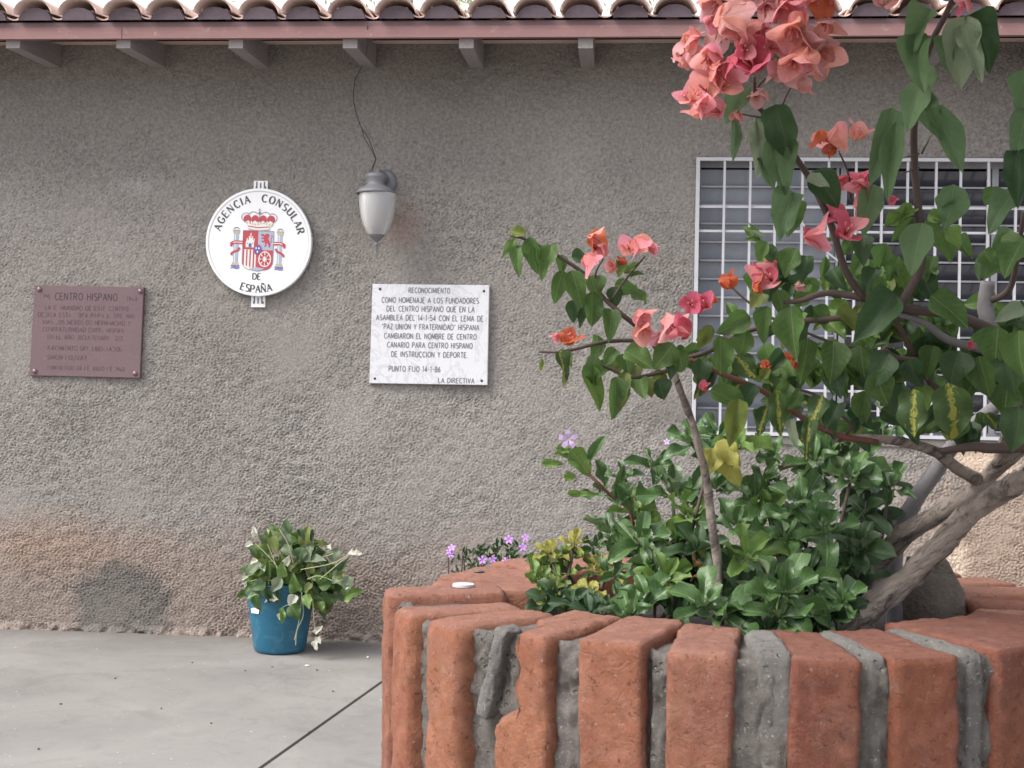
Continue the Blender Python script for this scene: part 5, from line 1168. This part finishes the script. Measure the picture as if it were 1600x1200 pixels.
random.seed(21)
for k in range(290):
    u = random.uniform(-1, 1); v = random.random(); a = math.pi*(.0+random.random())
    rr = random.random()**.5; cx_, cy_ = 460+random.gauss(0, 30), 905
    x = 458+rr*82*math.cos(a)*random.uniform(.6, 1.05); y = 912-rr*80*math.sin(a)+random.uniform(0, 28)
    if x > 480: y += random.uniform(0, 26)*(1 if random.random() < .5 else 0)
    Y = PY+random.uniform(-.14, .12)-(.05 if y > 900 else 0)
    an = math.atan2(y-930, x-458)+random.gauss(0, .7) if random.random() < .55 else random.uniform(.3, 2.8); s = random.uniform(15, 30)
    mk = random.choice('bbbdhhhyytt') if random.random() < .9 else 'p'
    leaf(pp, at(x, y, Y), at(x+math.cos(an)*s, y+math.sin(an)*s, Y+random.uniform(-.05, .03)), s*random.uniform(.6, .85)*Y/FPX, mk, 'ovate')
for x, y, s, an in ((398,838,14,-1.8),(395,850,14,2.8),(408,882,13,1.2),(402,874,12,2.6),(446,884,16,-1.3),(461,929,22,1.9),(420,935,14,0),(425,936,12,2.9),(437,958,14,1.3),(552,863,13,.1),(546,862,12,.4),(537,918,12,-.5),(382,915,9,-1),(393,928,8,-2),(380,905,10,-.4),(492,990,14,-1),(493,1000,16,1.5),(497,995,12,1.2),(512,852,9,1),(545,900,26,1.7),(536,895,24,2.4)):
    Y = 5.55; leaf(pp, at(x, y, Y), at(x+math.cos(an)*s, y+math.sin(an)*s, Y-.02), s*.75*Y/FPX, 'w' if s < 23 else 'p', 'ovate')
for bx, by, tx, ty, w_, mk in ((438,950,441,975,9,'h'),(455,945,466,968,20,'b'),(478,928,484,952,14,'h'),(500,940,503,955,10,'h'),(398,930,408,955,12,'b'),(468,826,476,845,8,'d'),(528,895,543,872,9,'d'),(425,838,432,865,16,'y')):
    leaf(pp, at(bx, by, 5.52), at(tx, ty, 5.5), w_*1.2*5.5/FPX, mk, 'ovate')
M_PST = plain('straw_stem', (.32, .33, .2), .7)
for pts in ([(470,920),(474,960),(464,985),(462,1008)],[(472,925),(468,965),(460,1000)],[(488,930),(490,960),(492,990)],[(440,950),(450,945),(465,945)],[(420,910),(421,938)],[(500,905),(530,880),(548,865)],[(418,850),(430,880),(440,910)],[(436,826),(450,850),(458,880)],[(400,850),(420,870),(445,900)],[(380,912),(405,905),(430,908)],[(470,890),(520,880),(545,866)],[(480,905),(500,900),(535,915)]):
    Y = 5.56; MB().tube(smooth_path([at(x, y, Y) for x, y in pts], 4), .0022, 5).build('stem', M_PST, pp)
for _ in range(26):
    x = random.uniform(390, 535); MB().tube(smooth_path([Vector((PX+random.uniform(-.06, .06), PY, .28)), at((x+450)/2, 880, PY-.08), at(x, random.uniform(845, 915), PY-.1)], 4), .002, 5).build('stem', M_PST, pp)

# ------------------------------------------------------------------ litter on the floor
M_LIT = plain('litter_brown', (.1, .08, .06), .9); M_LITW = plain('litter_pale', (.6, .58, .52), .9)
lit = [(575,1027,'w'),(480,1040,'w'),(425,1042,'d'),(383,1048,'d'),(495,1047,'d'),(252,1107,'d'),(485,1143,'d'),(180,1060,'d'),(95,1100,'d'),(330,1130,'d'),(520,1080,'d'),(60,1170,'d'),(300,1035,'d')]
for i, (x, y, k) in enumerate(lit):
    p = atz(x, y, .002); big = .012 if k == 'w' else random.uniform(.005, .008)
    o = lump('litter', M_LITW if k == 'w' else M_LIT, (p.x, p.y, .003), (big, big*.5, .0028), i, None, (0, 0, random.uniform(0, 3)), .3, 5)
    if i == 0: tag(o, 'pale scrap on the concrete between the blue pot and the planter', 'litter')
    elif i == 1: tag(o, 'tiny pale scrap on the floor right in front of the blue pot', 'litter')
    else: tag(o, 'dark crumb of litter on the concrete floor', 'litter', 'dark crumbs on the concrete floor')

# ------------------------------------------------------------------ tree behind the roof
tr = thing('tree', 'leafy tree whose top shows faintly above the roof tiles', 'tree', (at(640, 0, 14).x, 14, 0))
tx, tz = at(640, 0, 14).x, at(640, 0, 14).z
M_FAR = leaf_material('far_tree_leaf', (.16, .2, .09), (.26, .3, .15), (.3, .34, .2), .2, .45)  # pale olive: bleaching by sky glare is put into the leaf colour
MB().tube(smooth_path([(tx, 14, 0), (tx+.1, 14, 1.8), (tx-.05, 14.1, 3.4), (tx, 14, tz+.1)], 5), [.16-.008*i for i in range(16)], 10, True, .15).build('trunk', M_BARK, tr, True)
cr = MB()
for k in range(2600):
    u = random.gauss(0, 1.1); vz = random.gauss(0, .42); y = 14+random.gauss(0, .7); n3 = noise.noise(Vector((u*1.7, y*1.5, vz*2.5)))
    if n3 < -.12: continue
    c = Vector((tx+u*.95+.4, y, tz-.32+vz)); s = random.uniform(.03, .055); a = Vector((random.gauss(0, 1), random.gauss(0, 1), random.gauss(0, 1))).normalized(); b = a.orthogonal().normalized()*.5
    cr.add([c, c+a*s+b*s*.8, c+a*2*s, c+a*s-b*s*.8], [(0, 1, 2, 3)])
o = cr.build('crown', M_FAR, tr)
